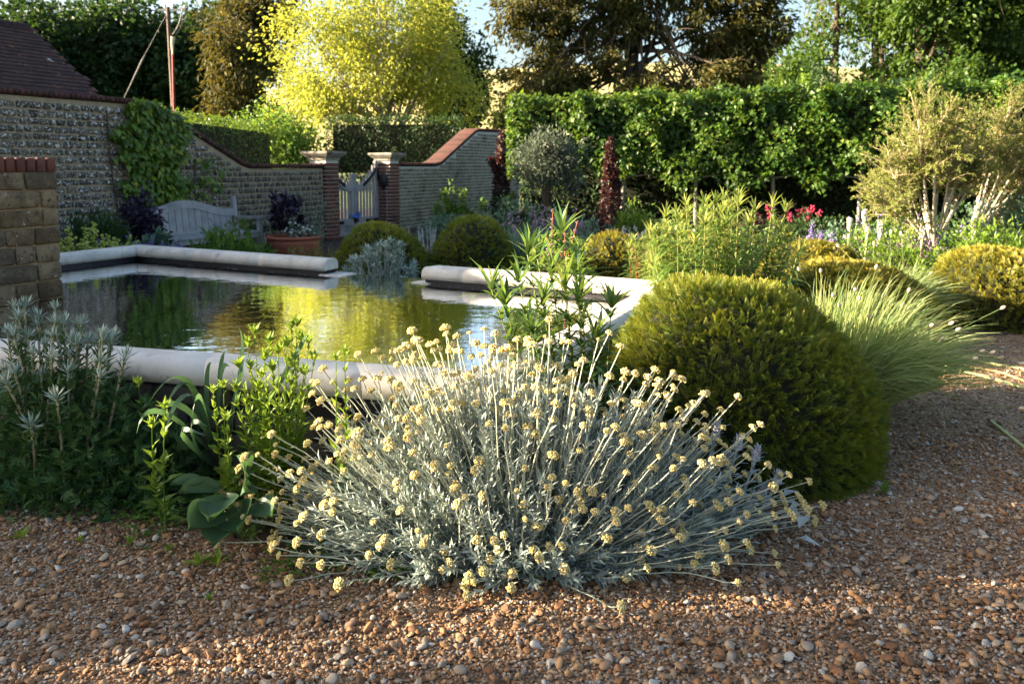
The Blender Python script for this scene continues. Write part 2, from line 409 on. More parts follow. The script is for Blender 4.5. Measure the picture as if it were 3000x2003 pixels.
def coping_run(a, b, ao, bo, cuts, gap=.0035):
    for t0, t1 in zip(cuts[:-1], cuts[1:]):
        L = np.linalg.norm(b - a); g = gap / L
        ts = np.linspace(t0 + g, t1 - g, 6); V = []
        for t in ts:
            p, q = a + (b - a) * t, ao + (bo - ao) * t
            for u, z in PROF: V.append([*(p + (q - p) * u / CW), ZU + z])
        V = np.array(V); K = len(PROF); i = np.arange(len(V)).reshape(-1, K)
        F = np.stack([i[:-1], np.roll(i[:-1], -1, 1), np.roll(i[1:], -1, 1), i[1:]], -1).reshape(-1, 4)
        # softened end faces
        c0, c1 = V[:K].mean(0), V[-K:].mean(0); d = unit(c1 - c0)
        E0 = c0 + (V[:K] - c0) * .93 - d * .008; E1 = c1 + (V[-K:] - c1) * .93 + d * .008
        if t0 in soft: E0 -= d * .012
        n0 = len(V); V = np.concatenate([V, E0, E1]); j = np.arange(K)
        F = np.concatenate([F, np.stack([j, n0 + j, n0 + np.roll(j, -1), np.roll(j, -1)], -1), np.stack([n0 - K + np.roll(j, -1), n0 + K + np.roll(j, -1), n0 + K + j, n0 - K + j], -1)])
        part('coping_stone', [(V, F, 0, .5), (E0, np.arange(K)[::-1][None], 0, .5), (E1, np.arange(K)[None], 0, .5)], M['coping'], pool, smooth=True)
soft = {.646, .455}
GA, GB = .455, .646
coping_run(Q[0], Q[1], QO[0], QO[1], [0.03, .15, .31, GA]); coping_run(Q[0], Q[1], QO[0], QO[1], [GB, .715, .92, 1.0])
coping_run(Q[1], Q[2], QO[1], QO[2], [0, .12, .42, .74, 1.0])
coping_run(Q[2], Q[3], QO[2], QO[3], [0, .1, .22, .375, .53, .70, .86, 1.0])
coping_run(Q[3], Q[0], QO[3], QO[0], [0, .2, .4, .6, .76, .955])
# corner stone at the back-left: the two short returns meeting in a mitre
coping_run(Q[0], Q[1], QO[0], QO[1], [0, .03]); coping_run(Q[3], Q[0], QO[3], QO[0], [.955, 1.0])
def ring(Qi, Qo, z0, z1):
    V = [[*p, z] for p in Qi for z in (z0, z1)] + [[*p, z] for p in Qo for z in (z0, z1)]; F = []
    for i in range(4):
        j = (i + 1) % 4
        F += [[2 * i, 2 * j, 2 * j + 1, 2 * i + 1], [8 + 2 * i, 8 + 2 * i + 1, 8 + 2 * j + 1, 8 + 2 * j], [2 * i + 1, 2 * j + 1, 8 + 2 * j + 1, 8 + 2 * i + 1]]
    return np.array(V), np.array(F), .5
def ring_run(Q1, Q2, t0, t1, i):                        # one side of the pool wall
    j = (i + 1) % 4; V = []
    for t in (t0, t1):
        for Qx in (Q1, Q2):
            p = Qx[i] + (Qx[j] - Qx[i]) * t
            for z in (-.02, ZU - .004): V.append([*p, z])
    F = np.array([[0, 4, 5, 1], [2, 3, 7, 6], [1, 5, 7, 3], [0, 1, 3, 2], [4, 6, 7, 5]])
    return np.array(V), F, .5
Qw0, Qw1 = off_poly(Q, .035), off_poly(Q, CW - .045)
part('pool_wall', [ch(ring_run(Qw0, Qw1, 0, GA, 0)), ch(ring_run(Qw0, Qw1, GB, 1, 0)), ch(ring_run(Qw0, Qw1, 0, 1, 1)), ch(ring_run(Qw0, Qw1, 0, 1, 2)), ch(ring_run(Qw0, Qw1, 0, 1, 3))], M['liner'], pool)
# outer facing courses of the wall under the front coping
rb = [stone_mesh('wall_stone', M['poolwall'], (.07, .12, .14), .035, 900 + k) for k in range(4)]
def face_stones(p0, p1, z0, z1, hrow, lens, me_list, parent, proud=.012, limit=60, name='wall_stone'):
    d = p1 - p0; L = np.linalg.norm(d); d = d / L; ang = math.atan2(d[1], d[0]); z = z0; n = 0
    while z < z1 - .02 and n < limit:
        s = rng.uniform(0, .08); h = hrow * rng.uniform(.9, 1.1)
        while s < L - .05 and n < limit:
            l = rng.uniform(*lens); c = p0 + d * (s + l / 2) + np.array([d[1], -d[0]]) * (-.02 + proud)
            place(name, me_list[n % len(me_list)], parent, (*c, z + h / 2), (0, 0, ang), (l - .012, .06, h - .012)); s += l; n += 1
        z += h
fo0, fo1 = Qw1[3] + (Qw1[2] - Qw1[3]) * .35, Qw1[3] + (Qw1[2] - Qw1[3]) * .98
face_stones(fo0, fo1, .02, .44, .105, (.14, .3), rb, pool, limit=70)
# spillway between the two copings: a stone sill just under the water
def sill(t0, t1, z, w0, w1):
    V = []
    for t in (t0, t1):
        for u in (w0, w1):
            p = Q[0] + (Q[1] - Q[0]) * t; q = QO[0] + (QO[1] - QO[0]) * t; p = p + (q - p) * u
            V += [[*p, z - .4 + .03], [*p, z]]
    return np.array(V), np.array([[0, 4, 5, 1], [2, 3, 7, 6], [1, 5, 7, 3], [0, 1, 3, 2], [4, 6, 7, 5]]), .5
for a_, b_ in ((GA - .01, GA + .035), (GB - .02, GB + .01)): part('spillway_sill', [ch(sill(a_, b_, ZW + .008, -.02, 1.0))], M['coping'], pool)
part('spillway_lip', [ch(sill(GA + .0355, GB - .0205, ZW - .004, 0, 1.05))], M['liner'], pool, label='dark wet lip where the water spills over')
def water_mat():
    m, n, o, p = _new('pool water'); l = n.links.new
    p.inputs['Base Color'].default_value = (.010, .014, .008, 1); p.inputs['Roughness'].default_value = .015; p.inputs['IOR'].default_value = 1.36
    p.inputs['Specular IOR Level'].default_value = .0
    gl = n.nodes.new('ShaderNodeBsdfGlossy'); gl.inputs['Roughness'].default_value = .02; gl.inputs['Color'].default_value = (.95, .97, 1, 1)
    fr = n.nodes.new('ShaderNodeFresnel'); fr.inputs[0].default_value = 1.33; mu = n.nodes.new('ShaderNodeMath'); mu.operation = 'MULTIPLY'; mu.inputs[1].default_value = 1.9; mu.use_clamp = True
    mx = n.nodes.new('ShaderNodeMixShader')
    g = n.nodes.new('ShaderNodeNewGeometry'); mp = n.nodes.new('ShaderNodeMapping'); l(g.outputs['Position'], mp.inputs[0])
    mp.inputs['Scale'].default_value = (1, 1.5, 1)
    t1 = noise(n, 5, 3, .5, mp.outputs[0], .4); t2 = noise(n, 22, 2, .5, mp.outputs[0])
    ad = n.nodes.new('ShaderNodeMath'); ad.operation = 'MULTIPLY_ADD'; l(t2.outputs[0], ad.inputs[0]); ad.inputs[1].default_value = .10; l(t1.outputs[0], ad.inputs[2])
    b = n.nodes.new('ShaderNodeBump'); b.inputs['Strength'].default_value = .06; b.inputs['Distance'].default_value = .03
    l(ad.outputs[0], b.inputs['Height']); l(b.outputs[0], p.inputs['Normal']); l(b.outputs[0], gl.inputs['Normal']); l(fr.outputs[0], mu.inputs[0]); l(mu.outputs[0], mx.inputs[0]); l(p.outputs[0], mx.inputs[1]); l(gl.outputs[0], mx.inputs[2]); l(mx.outputs[0], o.inputs[0]); return m
M['water'] = water_mat()
wq = off_poly(Q, .034); b0, b1 = Q[0] + (Q[1] - Q[0]) * (GA + .03), Q[0] + (Q[1] - Q[0]) * (GB - .018)
c0, c1 = QO[0] + (QO[1] - QO[0]) * (GA + .036), QO[0] + (QO[1] - QO[0]) * (GB - .021)
e0, e1 = wq[0] + (wq[1] - wq[0]) * (GA + .036), wq[0] + (wq[1] - wq[0]) * (GB - .021)
poly_sheet('pool_water', [wq[0], e0, c0, c1, e1, wq[1], wq[2], wq[3]], ZW, M['water'])
M['petal'] = leaf_mat('fallen petal', [(.55, .35, .55), (.75, .6, .72)], .2)
n = 130; uu, vv = rng.random(n), rng.random(n) ** 1.0
tp = (PA[None] * (1 - uu)[:, None] + PB[None] * uu[:, None]) * (1 - vv)[:, None] + (PD[None] * (1 - uu)[:, None] + PC[None] * uu[:, None]) * vv[:, None]
k = np.arange(60); uu[k] = rng.uniform(.02, .95, 60); tp[k] = PA + (PB - PA) * uu[k][:, None] - unit(PD - PA) * (-.03 - .05 * rng.random(60)[:, None])
V, F, r = scatter(leaf_card(.8), np.c_[tp, np.full(n, ZW + .003)], np.c_[rng.normal(size=(n, 2)), np.zeros(n)], np.tile([0, 0, 1.], (n, 1)), rng.uniform(.008, .02, n))
link('fallen_petals', mesh_data('fallen_petals', [(V, F, 0, r)], [M['petal']]), None, 'stuff', 'tiny pink petals floating on the pool water', 'petals')

# ------------------------------------------------------------------ stone pier standing in the pool
M['pierstone'] = solid('buff sandstone', [(.035, .025, .014), (.11, .075, .042), (.24, .175, .105), (.08, .06, .04), (.19, .15, .10)], 9, .9, 1., 60, .2, per_obj=.7, spots=[(45, .60, .68, (.04, .034, .028)), (30, .68, .74, (.40, .37, .33))], bdist=.006)
M['mortar'] = solid('sandy mortar', [(.22, .15, .085), (.32, .235, .14)], 15, .95, .4, 80)
M['redbrick'] = solid('red brick', [(.06, .028, .024), (.115, .044, .033), (.165, .06, .042), (.075, .04, .038)], 16, .85, .4, 120, .25, per_obj=.7, spots=[(40, .66, .74, (.07, .04, .035))], bdist=.003)
M['dark'] = solid('dark opening', [(.004, .004, .004), (.008, .008, .008)], 5, .9)
M['ochre'] = solid('ochre slab', [(.17, .11, .03), (.24, .16, .05)], 12, .7, .2)
pr = gr(185, 869, ZW)[:2]; pa = math.radians(58); pd = np.array([-math.cos(pa), -math.sin(pa)]); pn = np.array([-math.sin(pa), math.cos(pa)])
pier = thing('stone_pier', 'squat buff stone pier topped with red bricks, standing in the pool at left', 'pier', (*(pr + pd * .9 + pn * .6), 0))
axp = np.array([[*(-pd), 0], [*pn, 0], [0, 0, 1]]); pL, pW = 2.3, 1.0
part('core', [ch(box([*(pr + pd * pL / 2 + pn * (pW / 2 + .012)), .68], (pL - .024, pW, 1.44), axp))], M['mortar'], pier)
ps = [stone_mesh('stone', M['pierstone'], (.05, .1, .09), .022, 20 + k) for k in range(6)]
M['copingbrick'] = solid('shade-dark coping brick', [(.03, .02, .02), (.065, .034, .03), (.10, .046, .038), (.05, .032, .032)], 14, .9, .4, 100, .2, per_obj=.6, bdist=.003)  # darker copy of the red brick; ramp shade put into its colour
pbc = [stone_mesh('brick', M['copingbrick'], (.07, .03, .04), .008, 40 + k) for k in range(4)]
pbk = [stone_mesh('brick', M['redbrick'], (.07, .03, .04), .008, 40 + k) for k in range(4)]
angp = math.atan2(-pd[1], -pd[0])
hrow = (1.402 - ZW + .14) / 8
for r_ in range(8):
    z = ZW - .14 + r_ * hrow; s = 0.; k = 0
    while s < pL - .04:
        l = min(rng.uniform(.15, .38) if s > 0 else rng.choice([.13, .24, .19]), pL - s)
        if not (r_ in (3, 4) and .60 < s + l / 2 < .95):
            c = pr + pd * (s + l / 2) + pn * .03
            place('stone', ps[(r_ * 5 + k) % 6], pier, (*c, z + hrow / 2), (0, 0, angp), (l - .014, .085, hrow - .014))
        s += l; k += 1
    for q in range(4): place('stone', ps[(r_ + q) % 6], pier, (*(pr + pn * (.02 + .24 * q + .12) + pd * .028), z + hrow / 2), (0, 0, angp), (.085, .226, hrow - .014))
part('spout_opening', [ch(box([*(pr + pd * .78 + pn * .035), .87], (.34, .05, .20), axp))], M['dark'], pier, label='dark square water spout recess')
part('spout_slab', [ch(box([*(pr + pd * .78 + pn * .005), .70], (.36, .06, .12), axp))], M['ochre'], pier, label='ochre slab below the spout')
for k in range(int(pL / .075)):
    c = pr + pd * (.0375 + k * .075) + pn * .10
    place('brick', pbk[k % 4], pier, (*c, 1.455), (0, 0, angp), (.066, .215, .108))
    if k < 26:
        for q in (1, 2, 3): place('brick', pbk[(k + q) % 4], pier, (*(c + pn * .226 * q), 1.455), (0, 0, angp), (.066, .215, .108))

# ------------------------------------------------------------------ the long garden wall, its gate and pillars
E2, N2 = np.array([.42, .9075]), np.array([.9075, -.42]); W0 = np.array([-3.53, 15.5]); WANG = math.atan2(E2[1], E2[0])
def wp(s, o, z): return np.array([*(W0 + E2 * s + N2 * o), z])
AXW = np.array([[*E2, 0], [*(-N2), 0], [0, 0, 1]])
def extrude_wall(prof, th, front):
    """prof: (s, ztop) points; body from ground to the profile"""
    V = []
    for s, z in prof:
        V += [wp(s, front, -.05), wp(s, front, z), wp(s, front - th, z), wp(s, front - th, -.05)]
    F = []
    for i in range(len(prof) - 1):
        a, b = 4 * i, 4 * i + 4
        F += [[a, b, b + 1, a + 1], [a + 1, b + 1, b + 2, a + 2], [a + 2, b + 2, b + 3, a + 3]]
    e = 4 * (len(prof) - 1); F += [[0, 1, 2, 3], [e, e + 3, e + 2, e + 1]]
    return np.array(V), np.array(F), .5
TL = [(-15, 2.31), (-4.25, 2.31), (-4.05, 2.27), (-3.85, 2.17), (-3.3, 1.90), (-2.35, 1.45), (-2.15, 1.395), (-.22, 1.395)]
TR = [(2.36, 1.425), (4.05, 1.425), (4.3, 1.47), (6.1, 2.29), (6.3, 2.34), (8.75, 2.38)]
def top_at(T, s): return np.interp(s, [p[0] for p in T], [p[1] for p in T])
M['wallstone'] = solid('lichened dark rubble stone', [(.03, .027, .024), (.07, .06, .05), (.14, .115, .085), (.09, .072, .055)], 10, .95, .7, 60, .15, per_obj=.6,
                       spots=[(24, .585, .60, (.50, .50, .49)), (55, .60, .62, (.44, .44, .43))], bdist=.008)
M['wallstone_clean'] = solid('dark rubble stone', [(.035, .033, .03), (.08, .075, .065), (.17, .15, .115), (.055, .05, .045)], 10, .95, .6, 60, .15, per_obj=.75, spots=[(26, .655, .68, (.42, .42, .41))], bdist=.006)
M['buffbrick'] = solid('pale buff walling', [(.10, .085, .05), (.19, .165, .11), (.27, .245, .18), (.24, .24, .21)], 3.5, .9, .4, 70, .2, per_obj=.35, spots=[(2.2, .58, .70, (.10, .085, .055))], bdist=.004)
M['mortar_grey'] = solid('grey-buff mortar', [(.24, .19, .125), (.36, .29, .20)], 12, .95, .5, 60)
M['mortar_pale'] = solid('pale lime mortar', [(.42, .42, .38), (.52, .51, .46)], 12, .95, .3, 60)
M['capstone'] = solid('weathered cap stone', [(.12, .11, .085), (.26, .24, .20), (.36, .34, .30)], 7, .9, .5, 40, spots=[(9, .55, .7, (.09, .08, .05))])

def walling(wall, T, s0, s1, z0, hrow, lens, meshes, chunk_src, npart, see, mat_stuff, z_hi=3.):
    """courses of stones: the npart that show best are parts, the rest one stuff part"""
    items = []; z = z0; row = 0
    while z < z_hi:
        h = hrow * rng.uniform(.92, 1.08); s = s0 + rng.uniform(-lens[1], 0) * .5
        while s < s1:
            l = rng.uniform(*lens); a, b = max(s, s0), min(s + l, s1)
            if b - a > .035 and z + h < min(top_at(T, a), top_at(T, b)) + .012: items.append((a, b, z, h))
            s += l
        z += h; row += 1
    pri = sorted(range(len(items)), key=lambda i: see(*items[i]))
    chosen = set(pri[:npart]); rest = []
    for i, (a, b, z, h) in enumerate(items):
        c = wp((a + b) / 2, -.035 + rng.uniform(-.004, .006), z + h / 2); sc = (b - a - (.026 if hrow > .085 else .016), .10, h - (.022 if hrow > .085 else .018))
        if i in chosen: place('stone' if hrow > .085 else 'brick', meshes[i % len(meshes)], wall, c, (rng.normal() * .01, rng.normal() * .02, WANG + rng.normal() * .012), sc)
        else: rest.append((c, sc))
    C = np.array([r[0] for r in rest]); Sz = np.array([r[1] for r in rest]); n = len(C)
    V, Qd, Tr = chunk_src; tri = np.concatenate([Qd[:, [0, 1, 2]], Qd[:, [0, 2, 3]], Tr])
    v, f, r = scatter((V, tri), C, np.tile([*(-N2), 0], (n, 1)), np.tile([0, 0, 1.], (n, 1)), Sz)
    part('more_stones' if hrow > .085 else 'more_bricks', [(v, f, 0, r)], mat_stuff, wall, 'stuff', True)
def coping_bricks(wall, T, s0, s1, th, h, pitch=.075, o=.03):
    s = s0; k = 0
    while s < s1:
        z0, z1 = top_at(T, s), top_at(T, s + pitch); sl = math.atan2(z1 - z0, pitch); L = pitch / math.cos(sl)
        c = wp(s + pitch / 2 - math.sin(sl) * h / 2, o - th / 2, (z0 + z1) / 2 + h / 2 * math.cos(sl) + .004)
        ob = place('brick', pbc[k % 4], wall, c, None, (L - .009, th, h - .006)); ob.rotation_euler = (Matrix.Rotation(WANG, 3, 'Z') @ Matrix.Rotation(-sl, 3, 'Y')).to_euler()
        s += pitch; k += 1
wl = thing('stone_wall', 'tall lichened rubble wall with red brick coping, sweeping down towards the gate', 'wall', wp(-4, -.18, 0))
part('core', [ch(extrude_wall(TL, .36, -.006))], M['mortar_grey'], wl)
sm = [stone_mesh('stone', M['wallstone'], (.10, .12, .15), .05, 60 + k) for k in range(6)]
smc = [stone_mesh('stone', M['wallstone_clean'], (.12, .12, .15), .045, 80 + k) for k in range(6)]
def seeL(a, b, z, h):                                     # nearer and not hidden by pier, creeper or pot first
    p = wp((a + b) / 2, 0, z); px = 1500 + FPX * p[0] / p[1]; py = YH + FPX * (CAMZ - z) / p[1]
    hid = (px < -10) * 50 + (px < 190 and py > 460) * 50 + (340 < px < 580 and py < 640) * 30 + (py > 690) * 40 + (780 < px < 960 and py > 560) * 9
    return hid + p[1] - 9
walling(wl, TL, -9.4, -2.9, .0, .098, (.09, .20), sm, chamfer_box((.10, .12, .15), .04, 3), 230, seeL, M['wallstone'], 2.32)
walling(wl, TL, -2.9, -.24, .0, .094, (.08, .18), smc, chamfer_box((.12, .12, .15), .04, 5), 70, seeL, M['wallstone_clean'], 2.0)
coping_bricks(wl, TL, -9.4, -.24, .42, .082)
wr = thing('buff_wall', 'pale buff coursed wall with ramped red brick coping right of the gate', 'wall', wp(5.5, -.18, 0))
part('core', [ch(extrude_wall(TR, .36, .002))], M['mortar_pale'], wr)
bb = [stone_mesh('brick', M['buffbrick'], (.05, .06, .08), .012, 100 + k) for k in range(5)]
walling(wr, TR, 2.37, 8.75, .0, .0815, (.12, .25), bb, chamfer_box((.05, .06, .08), .012, 4), 300,
        lambda a, b, z, h: (z < .55) * 20 + (z < 1.0 and a > 5) * 20 + a, M['buffbrick'], 2.6)
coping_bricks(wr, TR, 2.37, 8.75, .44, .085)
# stub of wall turning away at the far end
part('end_return', [ch(box(wp(8.78, -.5, 1.2), (.05, 1.1, 2.4), AXW))], M['mortar_pale'], wr)
def pillar(s0, s1, o0, o1, zc, label):
    sc_, oc = (s0 + s1) / 2, (o0 + o1) / 2; wS, wO = s1 - s0, o0 - o1
    p = thing('gate_pillar', label, 'pillar', wp(sc_, oc, 0), 'brick pillars either side of the gate')
    part('core', [ch(box(wp(sc_, oc, zc / 2), (wS - .014, wO - .014, zc), AXW))], M['mortar_pale'], p)
    h = .075; nr = int(zc / h)
    for r_ in range(nr):
        z = r_ * h + h / 2; half = (r_ % 2)
        L1, L2 = (.62, .38) if half else (.38, .62)
        place('brick', pbk[r_ % 4], p, wp(s0 + wS * L1 / 2, o0 - .045, z), (0, 0, WANG), (wS * L1 - .010, .10, h - .011))
        place('brick', pbk[(r_ + 1) % 4], p, wp(s1 - wS * L2 / 2, o0 - .045, z), (0, 0, WANG), (wS * L2 - .010, .10, h - .011))
        rem = wO - .105; L1, L2 = L2, L1
        place('brick', pbk[(r_ + 2) % 4], p, wp(s0 + .04, o0 - .10 - rem * L1 / 2, z), (0, 0, WANG), (.09, rem * L1 - .010, h - .011))
        place('brick', pbk[(r_ + 3) % 4], p, wp(s0 + .04, o0 - .10 - rem * L1 - rem * L2 / 2, z), (0, 0, WANG), (.09, rem * L2 - .010, h - .011))
        place('brick', pbk[(r_ + 3) % 4], p, wp(s1 - .04, o0 - .10 - rem * .5, z), (0, 0, WANG), (.09, rem - .010, h - .011))
    V = []; rows = ((0, .02), (.035, .02), (.06, .05), (.11, .10), (.13, .115), (.165, .115))
    for z, f in rows:
        for a, b in ((s0 - f, o0 + f), (s1 + f, o0 + f), (s1 + f, o1 - f), (s0 - f, o1 - f)): V.append(wp(a, b, zc + z))
    V.append(wp(sc_, oc, zc + .175)); i = np.arange(24).reshape(6, 4)
    F = np.stack([i[:-1], np.roll(i[:-1], -1, 1), np.roll(i[1:], -1, 1), i[1:]], -1).reshape(-1, 4)
    part('cap_stone', [(np.array(V), F, 0, .5), (np.array(V), np.array([[20, 21, 24], [21, 22, 24], [22, 23, 24], [23, 20, 24]]), 0, .5), (np.array(V), np.array([[3, 2, 1, 0]]), 0, .5)], M['capstone'], p)
    return p
pillar(-.21, .19, .07, -.33, 1.555, 'red brick gate pillar with flared stone cap nearest the rubble wall')
pillar(2.0, 2.36, .06, -.32, 1.555, 'red brick gate pillar with flared stone cap joining the buff wall')
M['oak'] = solid('silvered oak', [(.17, .165, .17), (.27, .265, .27), (.35, .34, .34)], 6, .85, .4, 90, .2, per_obj=.25, bdist=.003)
M['iron'] = solid('black iron', [(.008, .008, .009), (.02, .02, .022)], 20, .5, .1)
M['blue'] = solid('blue cloth', [(.05, .12, .42), (.09, .2, .6)], 20, .7)
gate = thing('garden_gate', 'weathered oak double gate with dipped top rail and black iron strap hinges', 'gate', wp(1.1, -.26, 0))
GO = -.27
def gb(s, z, ws, hz, th=.04, do=0.): return box(wp(s, GO + do, z), (ws, th, hz), AXW)
def dip(u): return 1.42 - .40 * math.sin(min(1, u) * math.pi / 2) ** .9
for side in (0, 1):
    hs = .215 if side == 0 else 1.985; sg = 1 if side == 0 else -1
    part('hanging_stile', [ch(gb(hs + sg * .05, .8, .10, 1.50, .06))], M['oak'], gate)
    part('meeting_stile', [ch(gb(1.1 - sg * .046, .66, .085, 1.24, .055))], M['oak'], gate)
    for k in range(6):
        s = hs + sg * (.165 + k * .112); zt = dip((k + .5) / 6) + .10
        V, F, r = gb(s, (.33 + zt) / 2, .052, zt - .33, .028); V = V.copy(); V[[1, 5, 3, 7]] += 0; part('slat', [(V, F, 0, .5)], M['oak'], gate)
    for k in range(11): part('lower_slat', [ch(gb(hs + sg * (.13 + k * .066), .135, .045, .19, .026))], M['oak'], gate)
    part('middle_rail', [ch(gb(hs + sg * .475, .285, .75, .15, .05, .012))], M['oak'], gate)
    part('bottom_rail', [ch(gb(hs + sg * .475, .05, .75, .08, .05, .012))], M['oak'], gate)
    u = np.linspace(0, 1, 10); sw = lambda zz, dep, t0, t1: np.array([[wp(hs + sg * (.09 + .72 * uu), GO + dep, dip(uu) + zz + b) for b in (t0, t1)] for uu in u])
    def swept(zz, d0, d1, t0, t1, n=10):
        A, B = sw(zz, d0, t0, t1)[:n], sw(zz, d1, t0, t1)[:n]; V = np.concatenate([A.reshape(-1, 3), B.reshape(-1, 3)]); m = 2 * len(A); F = []
        for i in range(len(A) - 1):
            a = 2 * i; F += [[a, a + 2, a + 3, a + 1], [m + a, m + a + 1, m + a + 3, m + a + 2], [a, m + a, m + a + 2, a + 2], [a + 1, a + 3, m + a + 3, m + a + 1]]
        F += [[0, 1, m + 1, m]]; e = 2 * len(A) - 2; F += [[e, m + e, m + e + 1, e + 1]]
        return V, np.array(F), .5
    part('top_rail', [ch(swept(-.05, -.03, .035, -.06, .06))], M['oak'], gate)
    part('strap_hinge', [ch(swept(-.03, .036, .046, -.035, .04, 7)), ch(gb(hs + sg * .04, 1.26, .05, .26, .012, .05))], M['iron'], gate)
    part('strap_hinge', [ch(gb(hs + sg * .27, .285, .46, .065, .012, .045))], M['iron'], gate)
part('latch', [ch(gb(1.12, .33, .10, .10, .05, .06))], M['iron'], gate)
bl = thing('blue_cloth', 'scrap of bright blue cloth hung over the gate latch', 'cloth', wp(1.05, GO + .06, .36))
part('fold', [ch(box(wp(1.02, GO + .08, .40), (.26, .03, .05), AXW @ np.array(Matrix.Rotation(.22, 3, 'X')))), ch(box(wp(1.17, GO + .085, .43), (.09, .03, .11), AXW))], M['blue'], bl)
ir = thing('iron_disc', 'black oval iron fitting fixed to the gate side of the right pillar', 'fitting', wp(1.93, -.08, 1.12))
V, F, r = lathe([(0, 0), (.10, 0), (.125, .015), (.125, .035), (.09, .06), (0, .07)], (0, 0, 0), 20); V = V[:, [0, 2, 1]] * np.array([.85, 1, 1.25])
V = np.array([wp(1.995 - y, -.10 + x, 1.12 + z) for x, y, z in V]); part('disc', [(V, F, 0, .5)], M['iron'], ir, smooth=True)
part('bracket', [ch(box(wp(1.985, -.20, 1.2), (.02, .10, .05), AXW))], M['iron'], ir)

# ------------------------------------------------------------------ barn roof behind the wall
M['tile'] = solid('old clay tile', [(.022, .016, .018), (.045, .028, .028), (.075, .04, .034), (.03, .022, .024)], 12, .9, .5, 40, .15, per_obj=.4, spots=[(2.1, .70, .73, (.5, .5, .5)), (7, .66, .72, (.26, .10, .05))])
M['barnwall'] = solid('barn flint', [(.10, .095, .085), (.24, .22, .19)], 9, .95, .6, 30)
barn = thing('barn', 'old barn with dark clay tiled gable roof rising behind the rubble wall', 'barn', wp(-8, -4, 0))
rs0, rs1, zr, sl = -16.3, -3.2, 3.86, .745
part('wall', [ch(box(wp((rs0 + rs1) / 2, -4.0, .75), (rs1 - rs0 - .5, 5.6, 1.5), AXW))], M['barnwall'], barn)
V = np.array([wp(rs1 - .3, o, z) for o, z in ((-1.2, 1.4), (-6.8, 1.4), (-4, zr - .12))]); part('gable', [(V, np.array([[0, 1, 2]]), 0, .5)], M['barnwall'], barn)
tv = []; nrow = 35; tile_l = .115
Cc, Sz, Di, Up = [], [], [], []
for sd in (1, -1):
    d = unit(np.array([*(N2 * sd), -sl])); up = unit(np.array([*(N2 * sd * sl), 1.]))
    for r_ in range(nrow):
        run = r_ * tile_l / math.sqrt(1 + sl * sl)
        s = -16.3 if sd > 0 else rs0; e = rs1 + rng.uniform(-.01, .02) if sd > 0 else rs0 + .1; step = .165 if sd > 0 else 13.1
        s += (r_ % 2) * step * .5 if sd > 0 else 0
        while s < e:
            o = -4 + sd * run; z = zr - sl * run
            c = wp(s + step / 2, o, z) + d * tile_l * .62 + up * .012
            Cc.append(c); Di.append(d + up * (.10 + rng.normal() * .015)); Up.append(up); Sz.append((step - .006, tile_l * 1.35, .014)); s += step
Cc, Di, Up, Sz = map(np.array, (Cc, Di, Up, Sz))
bV, bF, _ = box((0, 0, 0), (1, 1, 1))
v, f, r = scatter((bV, bF), Cc, Di, Up, Sz)
part('roof_tiles', [(v, f, 0, r)], M['tile'], barn, 'stuff')
V = np.array([wp(s, -4 + o, zr - sl * abs(o) - .02) for s in (rs0, rs1) for o in (-3.4, 0, 3.4)]); part('roof_deck', [(V, np.array([[0, 3, 4, 1], [1, 4, 5, 2]]), 0, .5)], M['bark'], barn)
for k in range(22):
    s = rs1 - .02 - k * .33; a = np.linspace(0, math.pi, 9)
    V = np.array([wp(s - q * .32, -4 + math.cos(t) * rr, zr - .06 + math.sin(t) * rr * 1.05) for q in (0, 1) for rr in (.12, .105) for t in a]); i = np.arange(9); F = []
    for b_ in range(8): F += [[b_, b_ + 1, 18 + b_ + 1, 18 + b_], [9 + b_, 27 + b_, 28 + b_, 10 + b_], [b_, 9 + b_, 10 + b_, b_ + 1], [18 + b_, 19 + b_, 28 + b_, 27 + b_]]
    part('ridge_tile', [(V, np.array(F), 0, rng.random())], M['tile'], barn, smooth=True)

# ------------------------------------------------------------------ telegraph pole
pt = at(492, 22, 45.); pbm = np.array([pt[0] + .15, 45., 0.])
M['poletimber'] = solid('creosoted pole', [(.05, .035, .03), (.12, .085, .07)], 10, .8, .3, 30)
M['redpipe'] = solid('red cable guard', [(.25, .03, .03), (.33, .05, .05)], 10, .6)
M['wire'] = solid('grey cable', [(.10, .10, .09), (.2, .19, .17)], 10, .6)
M['insulator'] = solid('pale insulator', [(.5, .46, .4), (.65, .6, .55)], 10, .4)
pole = thing('telegraph_pole', 'slim brown telegraph pole with crossarm and stay wire beyond the wall', 'pole', pbm)
part('shaft', [ch(tubes(np.array([[pbm, (pbm + pt) / 2, pt]]), np.array([[.15, .13, .11]]), 12))], M['poletimber'], pole, smooth=True)
part('crossarm', [ch(box(pt + [.18, 0, -.15], (1.5, .10, .12)))], M['insulator'], pole)
for k in (-.35, .1, .75): part('insulator', [ch(lathe([(0, .2), (.06, .18), (.07, .05), (.03, 0), (.03, -.15)], pt + [.18 + k, 0, -.03], 10))], M['insulator'], pole, smooth=True)
part('cable_guard', [ch(tubes(np.array([[at(510, 335, 44.85), at(506, 160, 44.85)]]), .06, 8))], M['redpipe'], pole, smooth=True)
part('cable_head', [ch(tubes(np.array([[at(506, 160, 44.85), at(505, 130, 44.85), at(507, 108, 44.8)]]), np.array([[.05, .08, .12]]), 8))], M['insulator'], pole, smooth=True)
for a, b in ((522, 552), (512, 541)):
    t = np.linspace(0, 1, 8); P = np.array([at(a - 6 + (b - a) * q ** .7 + 3 * math.sin(q * 3), 102 - 80 * q, 44.7) for q in t]); part('service_cable', [ch(tubes(P[None], .035, 6))], M['wire'], pole, smooth=True)
